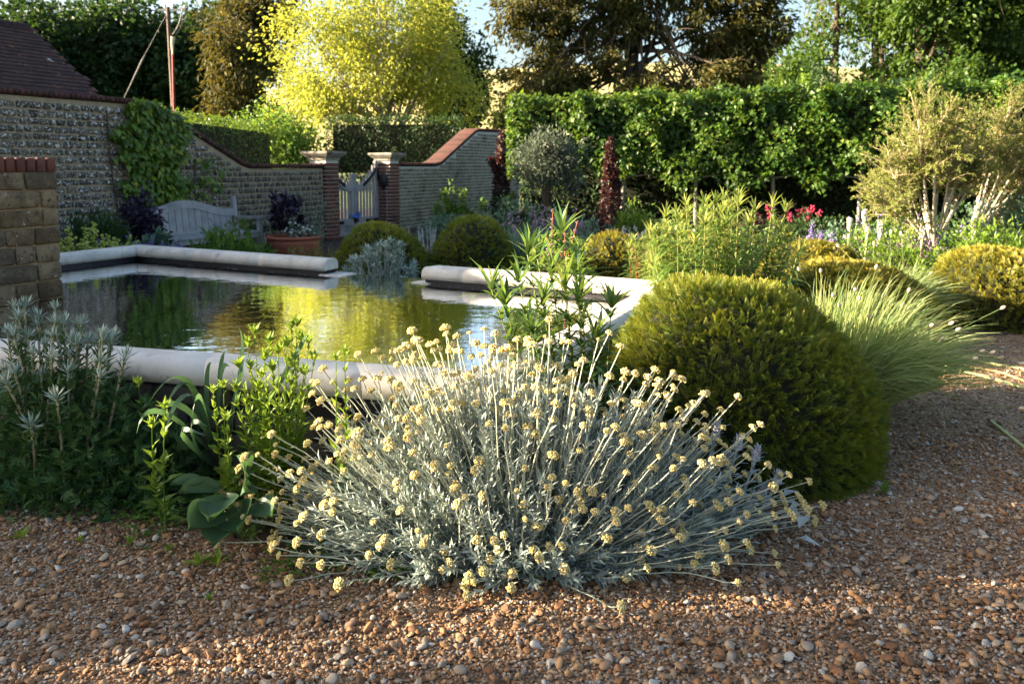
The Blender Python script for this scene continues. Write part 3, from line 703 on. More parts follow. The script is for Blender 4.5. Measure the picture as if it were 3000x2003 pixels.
part('stay_wire', [ch(tubes(np.array([[at(489, 40, 45), at(425, 160, 44.), at(415, 180, 43.8), at(360, 295, 42.5), at(330, 360, 42)]]), np.array([[.017, .018, .05, .017, .017]]), 6))], M['wire'], pole)
t = np.linspace(0, 1, 9); P = np.array([at(515 + 420 * q, 14 + 20 * math.sin(q * math.pi) + 16 * q, 45 + 20 * q) for q in t]); part('overhead_line', [ch(tubes(P[None], .018, 5))], M['wire'], pole)

# ------------------------------------------------------------------ bench
be = thing('garden_bench', 'silvered timber garden bench with humped slatted back against the rubble wall', 'bench', wp(-3.8, .6, 0))
bs0, bs1 = -4.95, -2.95
def bw(s, o, z): return wp(s, o, z)
def bbx(s, o, z, ws, wo, hz): return box(wp(s, o, z), (ws, wo, hz), AXW)
BO = .28                                                     # back of the bench stands off the wall
def hump(u): return .78 + .16 * (.5 - .5 * math.cos(2 * math.pi * min(max((u - .04) / .92, 0), 1)))
tilt = .10
def bo(z): return BO + .14 - tilt * (z - .4)
for s in (bs0, bs1):
    V = np.array([wp(s + ds, bo(z) + do, z) for z in (0.0, .45, .97 if s == bs1 else .90) for ds in (-.035, .035) for do in (-.03, .03)]); F = []
    for q in (0, 4): F += [[q, q + 4, q + 5, q + 1], [q + 2, q + 3, q + 7, q + 6], [q, q + 2, q + 6, q + 4], [q + 1, q + 5, q + 7, q + 3]]
    F += [[8, 10, 11, 9]]; part('back_post', [(V, np.array(F), 0, .5)], M['oak'], be)
    part('front_leg', [ch(bbx(s, BO + .62, .31, .065, .065, .62))], M['oak'], be)
    part('armrest', [ch(bbx(s, BO + .42, .64, .10, .56, .04))], M['oak'], be)
u = np.linspace(0, 1, 25); A = []
for q in u:
    s = bs0 + .035 + (bs1 - bs0 - .07) * q; zt = hump(q)
    for z in (zt - .12, zt):
        for do in (-.022, .022): A.append(wp(s, bo(z) + do, z))
A = np.array(A); F = []
for i in range(24):
    a = 4 * i; b = a + 4; F += [[a, b, b + 1, a + 1][::-1], [a + 2, a + 3, b + 3, b + 2], [a, a + 2, b + 2, b], [a + 1, b + 1, b + 3, a + 3]]
part('top_rail', [(A, np.array(F), 0, .5)], M['oak'], be)
for k in range(15):
    q = (k + .75) / 15.5; s = bs0 + .05 + (bs1 - bs0 - .1) * q; zt = hump(q) - .115
    V = np.array([wp(s + ds, bo(z) + do, z) for z in (.46, zt) for ds in (-.056, .056) for do in (-.01, .01)]); q = 0
    part('back_slat', [(V, np.array([[0, 4, 5, 1], [2, 3, 7, 6], [0, 2, 6, 4], [1, 5, 7, 3], [4, 6, 7, 5]]), 0, .5)], M['oak'], be)
part('bottom_rail', [ch(bbx((bs0 + bs1) / 2, bo(.45), .45, bs1 - bs0 - .08, .045, .07))], M['oak'], be)
for k in range(5): part('seat_slat', [ch(bbx((bs0 + bs1) / 2, BO + .20 + k * .105, .43, bs1 - bs0 - .06, .09, .028))], M['oak'], be)
part('front_rail', [ch(bbx((bs0 + bs1) / 2, BO + .62, .38, bs1 - bs0 - .07, .03, .08))], M['oak'], be)

# ------------------------------------------------------------------ plant materials
L = leaf_mat
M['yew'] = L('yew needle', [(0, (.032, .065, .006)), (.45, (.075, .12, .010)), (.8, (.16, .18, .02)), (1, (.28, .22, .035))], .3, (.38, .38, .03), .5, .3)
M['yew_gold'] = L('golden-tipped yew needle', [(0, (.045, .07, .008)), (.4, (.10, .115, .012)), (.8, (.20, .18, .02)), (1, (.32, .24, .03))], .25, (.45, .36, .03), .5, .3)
M['yewcore'] = solid('shaded yew interior', [(.005, .008, .003), (.014, .016, .006)], 12, .95)  # near-black cores; leaf gaps get their deep shade from this colour
M['silver'] = L('silver felted leaf', [(0, (.15, .20, .18)), (.5, (.27, .33, .30)), (1, (.39, .44, .40))], .12, None, .8, .1)
M['silverstem'] = L('felted pale stem', [(.33, .36, .28), (.46, .48, .38)], .1, None, .8, .1)
M['head'] = L('cream yellow floret', [(0, (.52, .40, .12)), (.5, (.66, .54, .23)), (1, (.76, .67, .38))], .1, None, .8, .1)
M['twig_dark'] = solid('shade-dark dead twig litter', [(.012, .010, .008), (.035, .03, .025)], 30, .95, .6, 60)
M['lamb'] = L('woolly grey leaf', [(.27, .31, .29), (.40, .44, .43)], .08, None, .9, .1)
M['lambspike'] = L('woolly mauve-grey spike', [(.34, .34, .38), (.48, .48, .50)], .05, None, .9, .1)
M['bract'] = L('steel bract', [(0, (.12, .19, .14)), (.5, (.24, .32, .27)), (1, (.58, .64, .58))], .15, None, .5, .3)
M['eryleaf'] = L('dark cut leaf', [(0, (.022, .058, .018)), (.6, (.045, .105, .028)), (1, (.10, .18, .055))], .2, (.12, .25, .05), .5, .3)
M['creamstem'] = L('creamy stem', [(.28, .26, .15), (.38, .34, .20)], .05)
M['lime'] = L('fresh lime leaf', [(0, (.06, .125, .012)), (.5, (.115, .205, .02)), (1, (.20, .29, .045))], .38, (.32, .44, .04), .5, .3)
M['mid'] = L('mid green leaf', [(0, (.03, .075, .012)), (.5, (.06, .13, .02)), (1, (.11, .20, .04))], .35, (.25, .42, .04), .5, .3)
M['deep'] = L('deep green leaf', [(0, (.012, .035, .010)), (.6, (.028, .062, .016)), (1, (.055, .10, .025))], .25, (.10, .20, .03), .5, .35)
M['bluegreen'] = L('blue-green leaf', [(0, (.05, .11, .075)), (.6, (.11, .19, .13)), (1, (.22, .32, .22))], .25, (.25, .4, .2), .55, .3)
M['willow'] = L('narrow sunlit leaf', [(0, (.035, .09, .016)), (.5, (.08, .155, .028)), (.82, (.17, .23, .05)), (1, (.38, .34, .11))], .42, (.42, .5, .08), .45, .4)
M['willowdark'] = L('narrow glossy leaf', [(0, (.016, .050, .018)), (.6, (.034, .09, .028)), (.88, (.08, .14, .035)), (1, (.28, .27, .07))], .35, (.3, .45, .05), .4, .4)
M['grassblade'] = L('blue grass blade', [(0, (.07, .13, .05)), (.5, (.18, .26, .10)), (.85, (.34, .40, .17)), (1, (.46, .40, .20))], .45, (.55, .62, .18), .5, .3)
M['seedhead'] = L('oat-coloured seed head', [(.45, .37, .25), (.66, .58, .44)], .25, None, .9, .1)
M['ivy'] = L('climber leaf', [(0, (.035, .075, .008)), (.5, (.085, .16, .012)), (.85, (.16, .24, .02)), (1, (.30, .30, .04))], .3, (.3, .42, .03), .4, .4)
M['hornbeam'] = L('hornbeam leaf', [(0, (.014, .042, .006)), (.5, (.034, .085, .010)), (.85, (.075, .14, .016)), (1, (.16, .20, .035))], .32, (.24, .36, .025), .45, .35)
M['yellowtree'] = L('yellow-green leaf', [(0, (.12, .16, .018)), (.5, (.20, .24, .03)), (.9, (.29, .31, .05)), (1, (.34, .24, .07))], .48, (.48, .50, .06), .45, .35)
M['wood'] = L('woodland leaf', [(0, (.010, .028, .010)), (.6, (.022, .052, .016)), (1, (.045, .085, .022))], .25, (.08, .16, .02), .55, .25)  # leaf colour darkened to stand in for shade in the wood
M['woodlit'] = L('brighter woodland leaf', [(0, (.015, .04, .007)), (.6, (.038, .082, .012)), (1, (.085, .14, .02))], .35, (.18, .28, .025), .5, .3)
M['conifer'] = L('olive conifer spray', [(0, (.018, .028, .009)), (.5, (.045, .052, .014)), (.85, (.085, .078, .02)), (1, (.13, .09, .026))], .25, (.22, .18, .03), .6, .2)
M['olive'] = L('grey olive leaf', [(0, (.05, .07, .045)), (.6, (.09, .12, .08)), (1, (.18, .20, .13))], .2, None, .6, .3)  # tone lowered; stands in for shade that misses the olive tree
M['purple'] = L('purple-black leaf', [(0, (.012, .010, .022)), (.6, (.028, .022, .048)), (1, (.06, .045, .085))], .15, (.10, .02, .05), .4, .4)
M['burgundy'] = L('burgundy leaf', [(0, (.012, .008, .008)), (.7, (.03, .016, .015)), (1, (.09, .045, .038))], .2, (.2, .04, .03), .5, .3)
M['violet'] = L('violet flower', [(.13, .09, .28), (.27, .20, .46)], .2, None, .8, .1)
M['mauve'] = L('mauve flower', [(.20, .12, .22), (.34, .22, .35)], .2, None, .8, .1)
M['pinkwhorl'] = L('dusky whorl', [(.20, .11, .10), (.40, .26, .24)], .1, None, .9, .1)
M['redstem'] = L('red stem', [(.30, .08, .05), (.38, .13, .08)], .1)
M['crimson'] = L('crimson flower', [(.35, .02, .06), (.55, .06, .12)], .2)
M['white'] = L('white flower', [(.42, .43, .40), (.58, .58, .54)], .2, None, .8, .1)
M['limeflower'] = L('acid green bract', [(.25, .32, .05), (.48, .50, .14)], .3, (.55, .6, .1))
M['twigpale'] = L('pale twig', [(.20, .16, .09), (.36, .29, .19)], .0, None, .85, .1)
M['smallgreen'] = L('tiny fresh leaf', [(0, (.10, .14, .02)), (.6, (.16, .20, .045)), (1, (.26, .23, .09))], .4, (.4, .45, .1))
M['terracotta'] = solid('terracotta', [(.25, .075, .045), (.36, .12, .07)], 9, .85, .2, 60)

# ------------------------------------------------------------------ plant builders
def dome_pts(n, r, h, p=2.4, low=-.06):
    d = []
    while sum(map(len, d)) < n:
        q = rdir(n * 2); d.append(q[q[:, 2] > low])
    d = np.concatenate(d)[:n]; hx = np.hypot(d[:, 0], d[:, 1]) + 1e-9; dz = np.abs(d[:, 2])
    t = ((hx / r) ** p + (dz / h) ** p) ** (-1 / p)
    nz = dz ** (p - 1) / h ** p; nx = hx ** (p - 1) / r ** p
    nn = unit(np.stack([d[:, 0] / hx * nx, d[:, 1] / hx * nx, nz * np.sign(d[:, 2])], 1))
    return d * t[:, None], nn
def sprig(pairs=7, wd=.075, ln=.34):
    V, F = [], []
    def needle(y0, ang, l, up):
        s, c = math.sin(ang), math.cos(ang); b = len(V); px_, py_ = c * wd / 2, -s * wd / 2
        V.extend([[0, y0, 0], [s * l * .5 + px_, y0 + c * l * .5 + py_, up * .6], [s * l, y0 + c * l, up], [s * l * .5 - px_, y0 + c * l * .5 - py_, up * .6]]); F.append([b, b + 1, b + 2, b + 3])
    for k in range(pairs):
        y = .08 + .80 * k / pairs; l = ln * (1 - .45 * k / pairs)
        for sg in (-1, 1): needle(y + .03 * (sg > 0), sg * (.95 - .25 * k / pairs), l, .07)
    needle(.84, 0.05, .2, .02)
    return np.array(V), np.array(F)
SPR_N, SPR_F = sprig(8, .055, .30), sprig(4, .13, .42)
def core_dome(c, r, h, p, m=20, k=9):
    V = []
    for i in range(k):
        a = math.pi / 2 * i / (k - 1)
        for j in range(m):
            b = 2 * math.pi * j / m; d = np.array([math.cos(a) * math.cos(b), math.cos(a) * math.sin(b), math.sin(a)]); hx = math.cos(a)
            V.append(d * ((hx / r) ** p + (d[2] / h) ** p + 1e-9) ** (-1 / p) + c)
    i = np.arange(k * m).reshape(k, m)
    return np.array(V), np.stack([i[:-1], np.roll(i[:-1], -1, 1), np.roll(i[1:], -1, 1), i[1:]], -1).reshape(-1, 4), .5
def yew(label, x, y, r, h, n, mat, size, p=2.4, near=False, sx=1., skew=0., seed=0):
    c = np.array([x, y, 0.]); t = thing('yew_dome', label, 'topiary', c, 'clipped yew domes round the pool')
    P, N = dome_pts(n, r, h, p)
    lump = 1 + .022 * np.sin(P[:, 0] * 9 + seed) * np.cos(P[:, 1] * 8 + 2 * seed) + .02 * np.sin(P[:, 2] * 11 + seed + P[:, 0] * 5)
    P = P * lump[:, None] * rng.uniform(.955, 1.012, n)[:, None]
    P[:, 0] *= sx; P[:, 0] += skew * (h - P[:, 2]).clip(0) ** 2
    P[:, 2] = np.maximum(P[:, 2], .015)
    d = unit(N + rng.normal(size=(n, 3)) * .42 + np.array([0, 0, .12])); up = unit(rdir(n) + N * .3 + [0, 0, .8])
    s = size * rng.uniform(.65, 1.25, n); base = P + c - d * (s * .55)[:, None]
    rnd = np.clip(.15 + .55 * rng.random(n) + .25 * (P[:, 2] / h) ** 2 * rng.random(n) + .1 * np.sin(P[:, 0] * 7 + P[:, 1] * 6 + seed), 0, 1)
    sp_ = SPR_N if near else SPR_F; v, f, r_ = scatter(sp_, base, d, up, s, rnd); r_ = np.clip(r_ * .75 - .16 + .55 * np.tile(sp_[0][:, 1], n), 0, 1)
    part('foliage', [(v, f, 0, r_)], mat, t, 'stuff')
    part('shade_core', [ch(core_dome(c, r * .93 * (sx if sx < 1 else 1), h * .93, p))], M['yewcore'], t, smooth=True)
    part('trunk', [ch(tubes(np.array([[c + [0, 0, -.02], c + [0, 0, h * .5]]]), .04, 8))], M['bark'], t)
    return t
def bez(a, b, c, k): t = np.linspace(0, 1, k)[None, :, None]; return a[:, None] * (1 - t) ** 2 + 2 * b[:, None] * t * (1 - t) + c[:, None] * t ** 2
def along(P, t):
    """points and tangents on paths P (N,K,3) at fractions t (N,M)"""
    N, K, _ = P.shape; f = t * (K - 1); i = np.clip(f.astype(int), 0, K - 2); u = (f - i)[..., None]
    a = np.take_along_axis(P, i[..., None], 1); b = np.take_along_axis(P, (i + 1)[..., None], 1)
    return a + (b - a) * u, unit(b - a)
def leaves_along(P, per, t0, t1, lf, size, ang=.9, mode='spiral', taper=.4, rnd=None, droop=0., tip_bright=0.):
    N = len(P); t = np.sort(rng.uniform(t0, t1, (N, per)), 1) if mode == 'random' else np.linspace(t0, t1, per)[None].repeat(N, 0) + rng.normal(size=(N, per)) * .008
    if mode.startswith('whorl'):
        k = int(mode[5:]); lev = per // k; t = np.repeat(np.linspace(t0, t1, lev), k)[None].repeat(N, 0) + rng.normal(size=(N, lev * k)) * .006
    t = np.clip(t, 0, .9999); pos, T = along(P, t); M_ = t.shape[1]
    phi = (np.arange(M_) * 2.4)[None] + rng.random((N, 1)) * 6.28 + rng.normal(size=(N, M_)) * .3
    if mode.startswith('whorl'): phi = (np.arange(M_) * 2 * math.pi / k)[None] + (np.arange(M_) // k * .6)[None] + rng.random((N, 1)) * 6.28 + rng.normal(size=(N, M_)) * .15
    u = unit(cr(T, np.array([.31, .17, .05]))); v = cr(T, u)
    out = np.cos(phi)[..., None] * u + np.sin(phi)[..., None] * v
    a = ang * rng.uniform(.75, 1.25, (N, M_)) * (1 - .35 * t) if not isinstance(ang, tuple) else np.interp(t, [t0, t1], ang) * rng.uniform(.85, 1.15, (N, M_))
    d = np.cos(a)[..., None] * T + np.sin(a)[..., None] * out - np.array([0, 0, droop]); s = size * rng.uniform(.7, 1.2, (N, M_)) * (1 - taper * (t - t0) / max(t1 - t0, 1e-3))
    r = (rng.random((N, M_)) * (1 - tip_bright) + tip_bright * ((t - t0) / max(t1 - t0, 1e-3)) ** 2).clip(0, 1)
    return scatter(lf, pos.reshape(-1, 3), d.reshape(-1, 3), unit(T - .3 * d + [0, 0, .25]).reshape(-1, 3), s.ravel(), r.ravel())
def stems(n, c, rad, h, lean, k=7, hv=.25, bow=.0):
    """n stems from a small patch round c, fanning out"""
    a = rng.random(n) * 6.28; q = np.sqrt(rng.random(n)); dr = np.stack([np.cos(a), np.sin(a), np.zeros(n)], 1)
    b = np.asarray(c) + dr * (q * rad)[:, None]; hh = h * (1 - hv * rng.random(n)) * (1 - .18 * q * (lean > .2))
    tip = b + dr * (q * lean * h)[:, None] + rng.normal(size=(n, 3)) * [.06 * h, .06 * h, 0]; tip[:, 2] = c[2] + hh
    mid = (b + tip) / 2 - dr * (q * lean * h * .2)[:, None]; mid[:, 2] += bow * h
    return bez(b, mid, tip, k)
def clump(name, label, cat, c, n, rad, h, lean, lf, lsize, per, mat, stemmat, sr=.003, ang=.9, mode='spiral', t0=.1, t1=1., taper=.4, hv=.3, droop=0., group=None, tip_bright=0., k=7):
    t = thing(name, label, cat, c, group); P = stems(n, np.asarray(c, float), rad, h, lean, k, hv)
    rr = np.linspace(1, .45, k)[None] * sr
    part('stems', [ch(tubes(P, rr, 4))], stemmat, t, 'stuff')
    v, f, r = leaves_along(P, per, t0, t1, lf, lsize, ang, mode, taper, None, droop, tip_bright)
    part('leaves', [(v, f, 0, r)], mat, t, 'stuff')
    return t, P
def mound(name, label, cat, c, r, n, lf, lsize, mat, p=2.2, shell=.35, out=.7, upb=.4, rough=.12, group=None, stemmat=None, corecol=True):
    """low bushy plant: leaf clumps through a domed volume, a few stems inside"""
    c = np.asarray(c, float); t = thing(name, label, cat, c, group)
    nc = max(8, n // 22); C, N = dome_pts(nc, 1, 1, p, -.02); C = C * (1 - shell * rng.random(nc) ** 1.5)[:, None] * (1 + rough * rng.normal(size=nc))[:, None]
    i = rng.integers(0, nc, n); P = C[i] + rng.normal(size=(n, 3)) * .085
    P = P * np.asarray(r) + c; P[:, 2] = np.maximum(P[:, 2], c[2] + .01)
    d = unit(N[i] * out + rng.normal(size=(n, 3)) * .6 + [0, 0, upb]); cr_ = rng.random(nc)
    v, f, q = scatter(lf, P, d, unit(rdir(n) * .7 + [0, 0, 1.]), lsize * rng.uniform(.6, 1.25, n), np.clip(.55 * cr_[i] + .45 * rng.random(n), 0, 1))
    part('foliage', [(v, f, 0, q)], mat, t, 'stuff')
    m = 26; tip = C[rng.integers(0, nc, m)] * np.asarray(r) * .9 + c; b = c + rng.normal(size=(m, 3)) * [.04, .04, 0] * np.asarray(r)
    part('stems', [ch(tubes(bez(b, (b + tip) / 2 + [0, 0, .05], tip, 5), np.linspace(.006, .002, 5)[None], 4))], stemmat or M['bark'], t, 'stuff')
    return t
def crown(c, r, nlobe, nclus, nleaf, lsize, lf, sig, droop=.3, seed=1, lobe=.45, fill=.5, zlo=-.9, flat=1.):
    g = np.random.default_rng(seed); c, r = np.asarray(c, float), np.asarray(r, float)
    d = unit(g.normal(size=(nlobe * 3, 3))); d = d[d[:, 2] > zlo][:nlobe]; nl = len(d); LC = d * g.uniform(.35, .72, (nl, 1)); LR = g.uniform(.7, 1.25, nl) * lobe
    k = g.integers(0, nl, nclus); dd = unit(g.normal(size=(nclus, 3))); q = g.random(nclus) ** fill
    C = (LC[k] + dd * (LR[k] * q)[:, None]) * r
    i = g.integers(0, nclus, nleaf); P = C[i] + g.normal(size=(nleaf, 3)) * sig * np.array([1, 1, flat])
    o = unit(C[i]) * .5 + dd[i] * .4
    dr = unit(o + g.normal(size=(nleaf, 3)) * .7 - [0, 0, droop]); up = unit(g.normal(size=(nleaf, 3)) * .8 + [0, 0, 1.])
    rnd = np.clip(.5 * g.random(nclus)[i] + .5 * g.random(nleaf), 0, 1)
    v, f, rr = scatter(lf, P + c, dr, up, lsize * g.uniform(.6, 1.3, nleaf), rnd)
    return (v, f, rr), C + c
def limbs(base, top, C, n, r0, seed=1, wob=.06):
    """trunk and limbs reaching to some of the leaf clusters C"""
    g = np.random.default_rng(seed); base, top = np.asarray(base, float), np.asarray(top, float); H = np.linalg.norm(top - base)
    t = np.linspace(0, 1, 8)[:, None]; T = base + (top - base) * t + np.concatenate([np.zeros((1, 3)), np.cumsum(g.normal(size=(7, 3)) * [1, 1, .1], 0)]) * wob * H / 8
    out = [tubes(T[None], np.linspace(r0, r0 * .35, 8)[None], 9)]
    out[0] = (out[0][0], out[0][1], out[0][2]); tips = C[g.permutation(len(C))[:n]]; A, B, Cc, R = [], [], [], []
    for q in tips:
        u = g.uniform(.35, .98); f = u * 7; i = int(min(f, 6)); s = T[i] + (T[i + 1] - T[i]) * (f - i); A.append(s); Cc.append(q); B.append(s * .5 + q * .5 + [0, 0, .10 * np.linalg.norm(q - s)] + g.normal(size=3) * .06 * H * .3)
        R.append(r0 * (1 - .65 * u) * g.uniform(.3, .6))
    P = bez(np.array(A), np.array(B), np.array(Cc), 7); R = np.array(R)[:, None] * np.linspace(1, .15, 7)[None]
    tw = []; k = len(P)
    out.append(tubes(P, R, 6)); m = n * 2; i = g.integers(0, k, m); f = g.integers(2, 6, m); s = P[i, f]; e = s + (P[i, -1] - P[i, 0]) * .35 + g.normal(size=(m, 3)) * .09 * H
    out.append(tubes(bez(s, (s + e) / 2 + [0, 0, .02 * H], e, 5), (R[i, f] * .55)[:, None] * np.linspace(1, .2, 5)[None], 5))
    return [ch(out[0])], [ch(o) for o in out[1:]]
def tree(name, label, base, ztop, crowns, mat, bark, r0, nb=26, seed=1, group=None, top=None, cat='tree'):
    """crowns: list of dicts for crown()"""
    base = np.asarray(base, float); t = thing(name, label, cat, base, group); CH, CC = [], []
    for kw in crowns:
        x, C = crown(**kw); CH.append(ch(x)); CC.append(C)
    CC = np.concatenate(CC); tr, lm = limbs(base - [0, 0, .05], top if top is not None else base + [0, 0, ztop], CC, nb, r0, seed)
    part('crown', CH, mat, t, 'stuff'); part('trunk', tr, bark, t, smooth=True); part('limbs', lm, bark, t, 'stuff', True)
    return t

# ------------------------------------------------------------------ trees of the background
def gx(px, Y): return float(at(px, YH, Y)[0])
CARD, CARDN, OVAL, OVALW = leaf_card(.62, .1), leaf_card(.34, .15), leaf_oval(.5, .08, .15), leaf_oval(.72, .1, .2)
def tb(px, Y): return (gx(px, Y), Y, 0.)
for k, (px, Y, zc, rx, rz, lab) in enumerate((
        (30, 52, 7.8, 6.5, 6.6, 'dark broadleaf tree at the far left edge, above the barn roof'),
        (255, 56, 8.2, 6.2, 6.8, 'dark broadleaf tree behind the stay wire of the pole'),
        (440, 60, 7.0, 6.0, 7.2, 'dark broadleaf tree directly behind the telegraph pole'),
        (625, 58, 6.7, 5.6, 6.9, 'dark broadleaf tree just right of the telegraph pole'))):
    x = gx(px, Y)
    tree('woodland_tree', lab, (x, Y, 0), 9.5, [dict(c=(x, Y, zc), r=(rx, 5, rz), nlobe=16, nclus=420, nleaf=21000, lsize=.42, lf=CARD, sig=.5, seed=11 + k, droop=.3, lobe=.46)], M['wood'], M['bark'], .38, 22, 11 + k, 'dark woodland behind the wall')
x = gx(760, 47)
tree('olive_conifer', 'tall olive-brown conifer with lit drooping sprays, left of the yellow tree', (x, 47, 0), 11,
     [dict(c=(x + .3, 47, 8.6), r=(3.6, 3.2, 4.5), nlobe=13, nclus=230, nleaf=13000, lsize=.36, lf=CARDN, sig=.34, seed=31, droop=.8, lobe=.42),
      dict(c=(x - .4, 47.5, 3.4), r=(3.4, 3, 3.6), nlobe=9, nclus=140, nleaf=8000, lsize=.36, lf=CARDN, sig=.34, seed=32, droop=.8)], M['conifer'], M['bark'], .36, 26, 31)
x = gx(1100, 27)
tree('yellow_tree', 'spreading tree with glowing yellow-green leaves beyond the gate', (gx(1135, 27), 27, 0), 3.9,
     [dict(c=(x, 27, 5.5), r=(4.0, 3.3, 3.2), nlobe=22, nclus=520, nleaf=26000, lsize=.14, lf=OVAL, sig=.26, seed=41, droop=.45, lobe=.40, fill=.4),
      dict(c=(x - 1.9, 26.6, 3.6), r=(2.1, 2., 1.5), nlobe=8, nclus=110, nleaf=4600, lsize=.14, lf=OVAL, sig=.24, seed=42, droop=.5),
      dict(c=(x + 2.6, 27.2, 3.6), r=(1.9, 2., 1.3), nlobe=8, nclus=90, nleaf=3600, lsize=.13, lf=OVAL, sig=.24, seed=43, droop=.5)], M['yellowtree'], M['bark_grey'], .17, 44, 41)
x = gx(830, 24)
tree('leafy_shrub', 'green leafy shrub in shade under the yellow tree left of the gate', (x, 24, 0), 1.8,
     [dict(c=(x, 24, 2.1), r=(1.75, 1.3, 1.35), nlobe=12, nclus=170, nleaf=6500, lsize=.13, lf=OVAL, sig=.2, seed=46, droop=.4)], M['mid'], M['bark'], .08, 20, 46, cat='shrub')
x = gx(1340, 56)
tree('woodland_tree', 'dark narrow tree rising right behind the yellow tree, beside the sky gap', (x, 56, 0), 12,
     [dict(c=(x - 1.2, 56, 10.4), r=(2.4, 3, 5.2), nlobe=12, nclus=190, nleaf=12000, lsize=.34, lf=CARD, sig=.4, seed=51, droop=.3),
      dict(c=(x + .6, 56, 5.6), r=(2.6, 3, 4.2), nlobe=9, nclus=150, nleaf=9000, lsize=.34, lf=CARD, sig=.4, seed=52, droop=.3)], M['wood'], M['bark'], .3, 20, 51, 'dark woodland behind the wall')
# the wide conifer in the middle of the skyline
cx_ = gx(1860, 50)
big = [(-6.2, 50, 9.0, 3.4, 5.0), (-3.2, 51, 11.5, 3.6, 6.5), (.6, 51, 12.5, 4.0, 7.6), (4.4, 50, 11., 3.9, 6.6), (7.2, 50, 8.6, 2.6, 3.9), (-5.0, 48, 5.0, 3.8, 3.2), (-1., 48, 5.0, 3.8, 3.2), (3.4, 48, 5.0, 3.8, 3.0), (6.6, 49, 4.4, 2.4, 2.4)]
tree('spreading_conifer', 'huge spreading olive-brown conifer with sky showing through, centre of the skyline', (cx_, 51, 0), 15,
     [dict(c=(cx_ + a, y, z), r=(r, 3., rz), nlobe=12, nclus=120 if z > 6 else 150, nleaf=7200 if z > 6 else 13000, lsize=.42, lf=CARDN, sig=.36, seed=60 + i, droop=.75, lobe=.42, flat=.7, fill=.45) for i, (a, y, z, r, rz) in enumerate(big)],
     M['conifer'], M['bark'], .55, 60, 60)
# tall trees at the right
rt = [(2445, 38, 15, .20, [(0, 9.2, 2.6, 3.6), (-1.4, 6.4, 1.6, 1.6)], 2500, 'slender forked tree with thin leaves, first right of the sky gap'),
      (2528, 40, 15, .18, [(.3, 10., 2.2, 3.4), (-.3, 5.4, 1.2, 1.2)], 2100, 'slender pale-trunked tree standing second right of the sky gap'),
      (2590, 37, 14, .15, [(.2, 9.4, 2.0, 3.4), (.4, 5.8, 1.2, 1.4)], 2300, 'slender dark-trunked tree left of the ivy-clad trunk'),
      (2665, 36, 13, .36, [(.6, 8.6, 3.2, 4.2), (1.4, 4.9, 2.2, 1.6)], 11500, 'stout ivy-clad tree with dense leaves behind the hedge at right'),
      (2830, 39, 14, .34, [(.2, 8.8, 3.8, 4.6), (.3, 5.0, 3.0, 1.9)], 14000, 'tall dense broadleaf tree second from the right edge'),
      (2985, 36, 14, .32, [(0, 8.6, 3.4, 4.8), (0, 4.6, 2.6, 1.8)], 13000, 'tall dense broadleaf tree at the far right edge')]
for k, (px, Y, zt, r0, cs, nl, lab) in enumerate(rt):
    x = gx(px, Y)
    tree('tall_tree', lab, (x, Y, 0), zt, [dict(c=(x + a, Y, z), r=(r, 2.4, rz), nlobe=13, nclus=150, nleaf=int(nl * (1 if j == 0 else .5)), lsize=.26, lf=CARD, sig=.32, seed=80 + 3 * k + j, droop=.3) for j, (a, z, r, rz) in enumerate(cs)],
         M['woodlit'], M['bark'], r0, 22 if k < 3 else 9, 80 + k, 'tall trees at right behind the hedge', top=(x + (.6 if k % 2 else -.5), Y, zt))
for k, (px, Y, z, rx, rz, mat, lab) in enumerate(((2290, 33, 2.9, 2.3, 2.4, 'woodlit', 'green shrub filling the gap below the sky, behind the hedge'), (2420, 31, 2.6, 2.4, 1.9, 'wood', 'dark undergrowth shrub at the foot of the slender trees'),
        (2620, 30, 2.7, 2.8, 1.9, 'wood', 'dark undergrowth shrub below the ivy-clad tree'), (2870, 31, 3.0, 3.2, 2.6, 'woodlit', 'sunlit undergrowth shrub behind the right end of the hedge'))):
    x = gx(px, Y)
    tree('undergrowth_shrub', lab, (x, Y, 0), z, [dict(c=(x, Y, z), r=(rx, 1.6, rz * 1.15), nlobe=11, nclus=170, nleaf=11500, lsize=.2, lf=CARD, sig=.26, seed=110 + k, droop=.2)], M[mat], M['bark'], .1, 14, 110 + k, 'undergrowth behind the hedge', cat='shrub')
x = gx(2310, 21)
tree('pale_shrub', 'sunlit pale yellow-green shrub with upright shoots poking above the hedge', (x, 21, 0), 2.5,
     [dict(c=(x - .2, 21, 2.75), r=(1.15, .6, .55), nlobe=10, nclus=120, nleaf=4200, lsize=.10, lf=OVAL, sig=.1, seed=120, droop=-.5), dict(c=(x + .35, 21, 3.3), r=(.16, .16, .5), nlobe=5, nclus=26, nleaf=700, lsize=.10, lf=OVAL, sig=.06, seed=121, droop=-.6),
      dict(c=(x - .35, 21, 3.1), r=(.14, .14, .4), nlobe=5, nclus=20, nleaf=500, lsize=.10, lf=OVAL, sig=.06, seed=122, droop=-.6)], M['lime'], M['bark'], .06, 18, 120, cat='shrub')

# two added trees, unseen at left, placed to shade the gravel and front coping
for k, (x, y, z, r, rz, nl, lab) in enumerate(((-9.2, 1.95, 3.3, 1.3, .6, 5200, 'added tree out of frame at left, placed to shade the front gravel'), (-16.2, 3.85, 4.45, 1.6, .62, 5200, 'added tree out of frame at left, placed to shade the front coping'))):
    tree('added_shade_tree', lab, (x, y, 0), z - .5, [dict(c=(x, y, z), r=(r, .6 if k else .42, rz), nlobe=12, nclus=150, nleaf=nl, lsize=.13, lf=OVAL, sig=.16, seed=500 + k, droop=.3)], M['mid'], M['bark'], .09, 18, 500 + k)

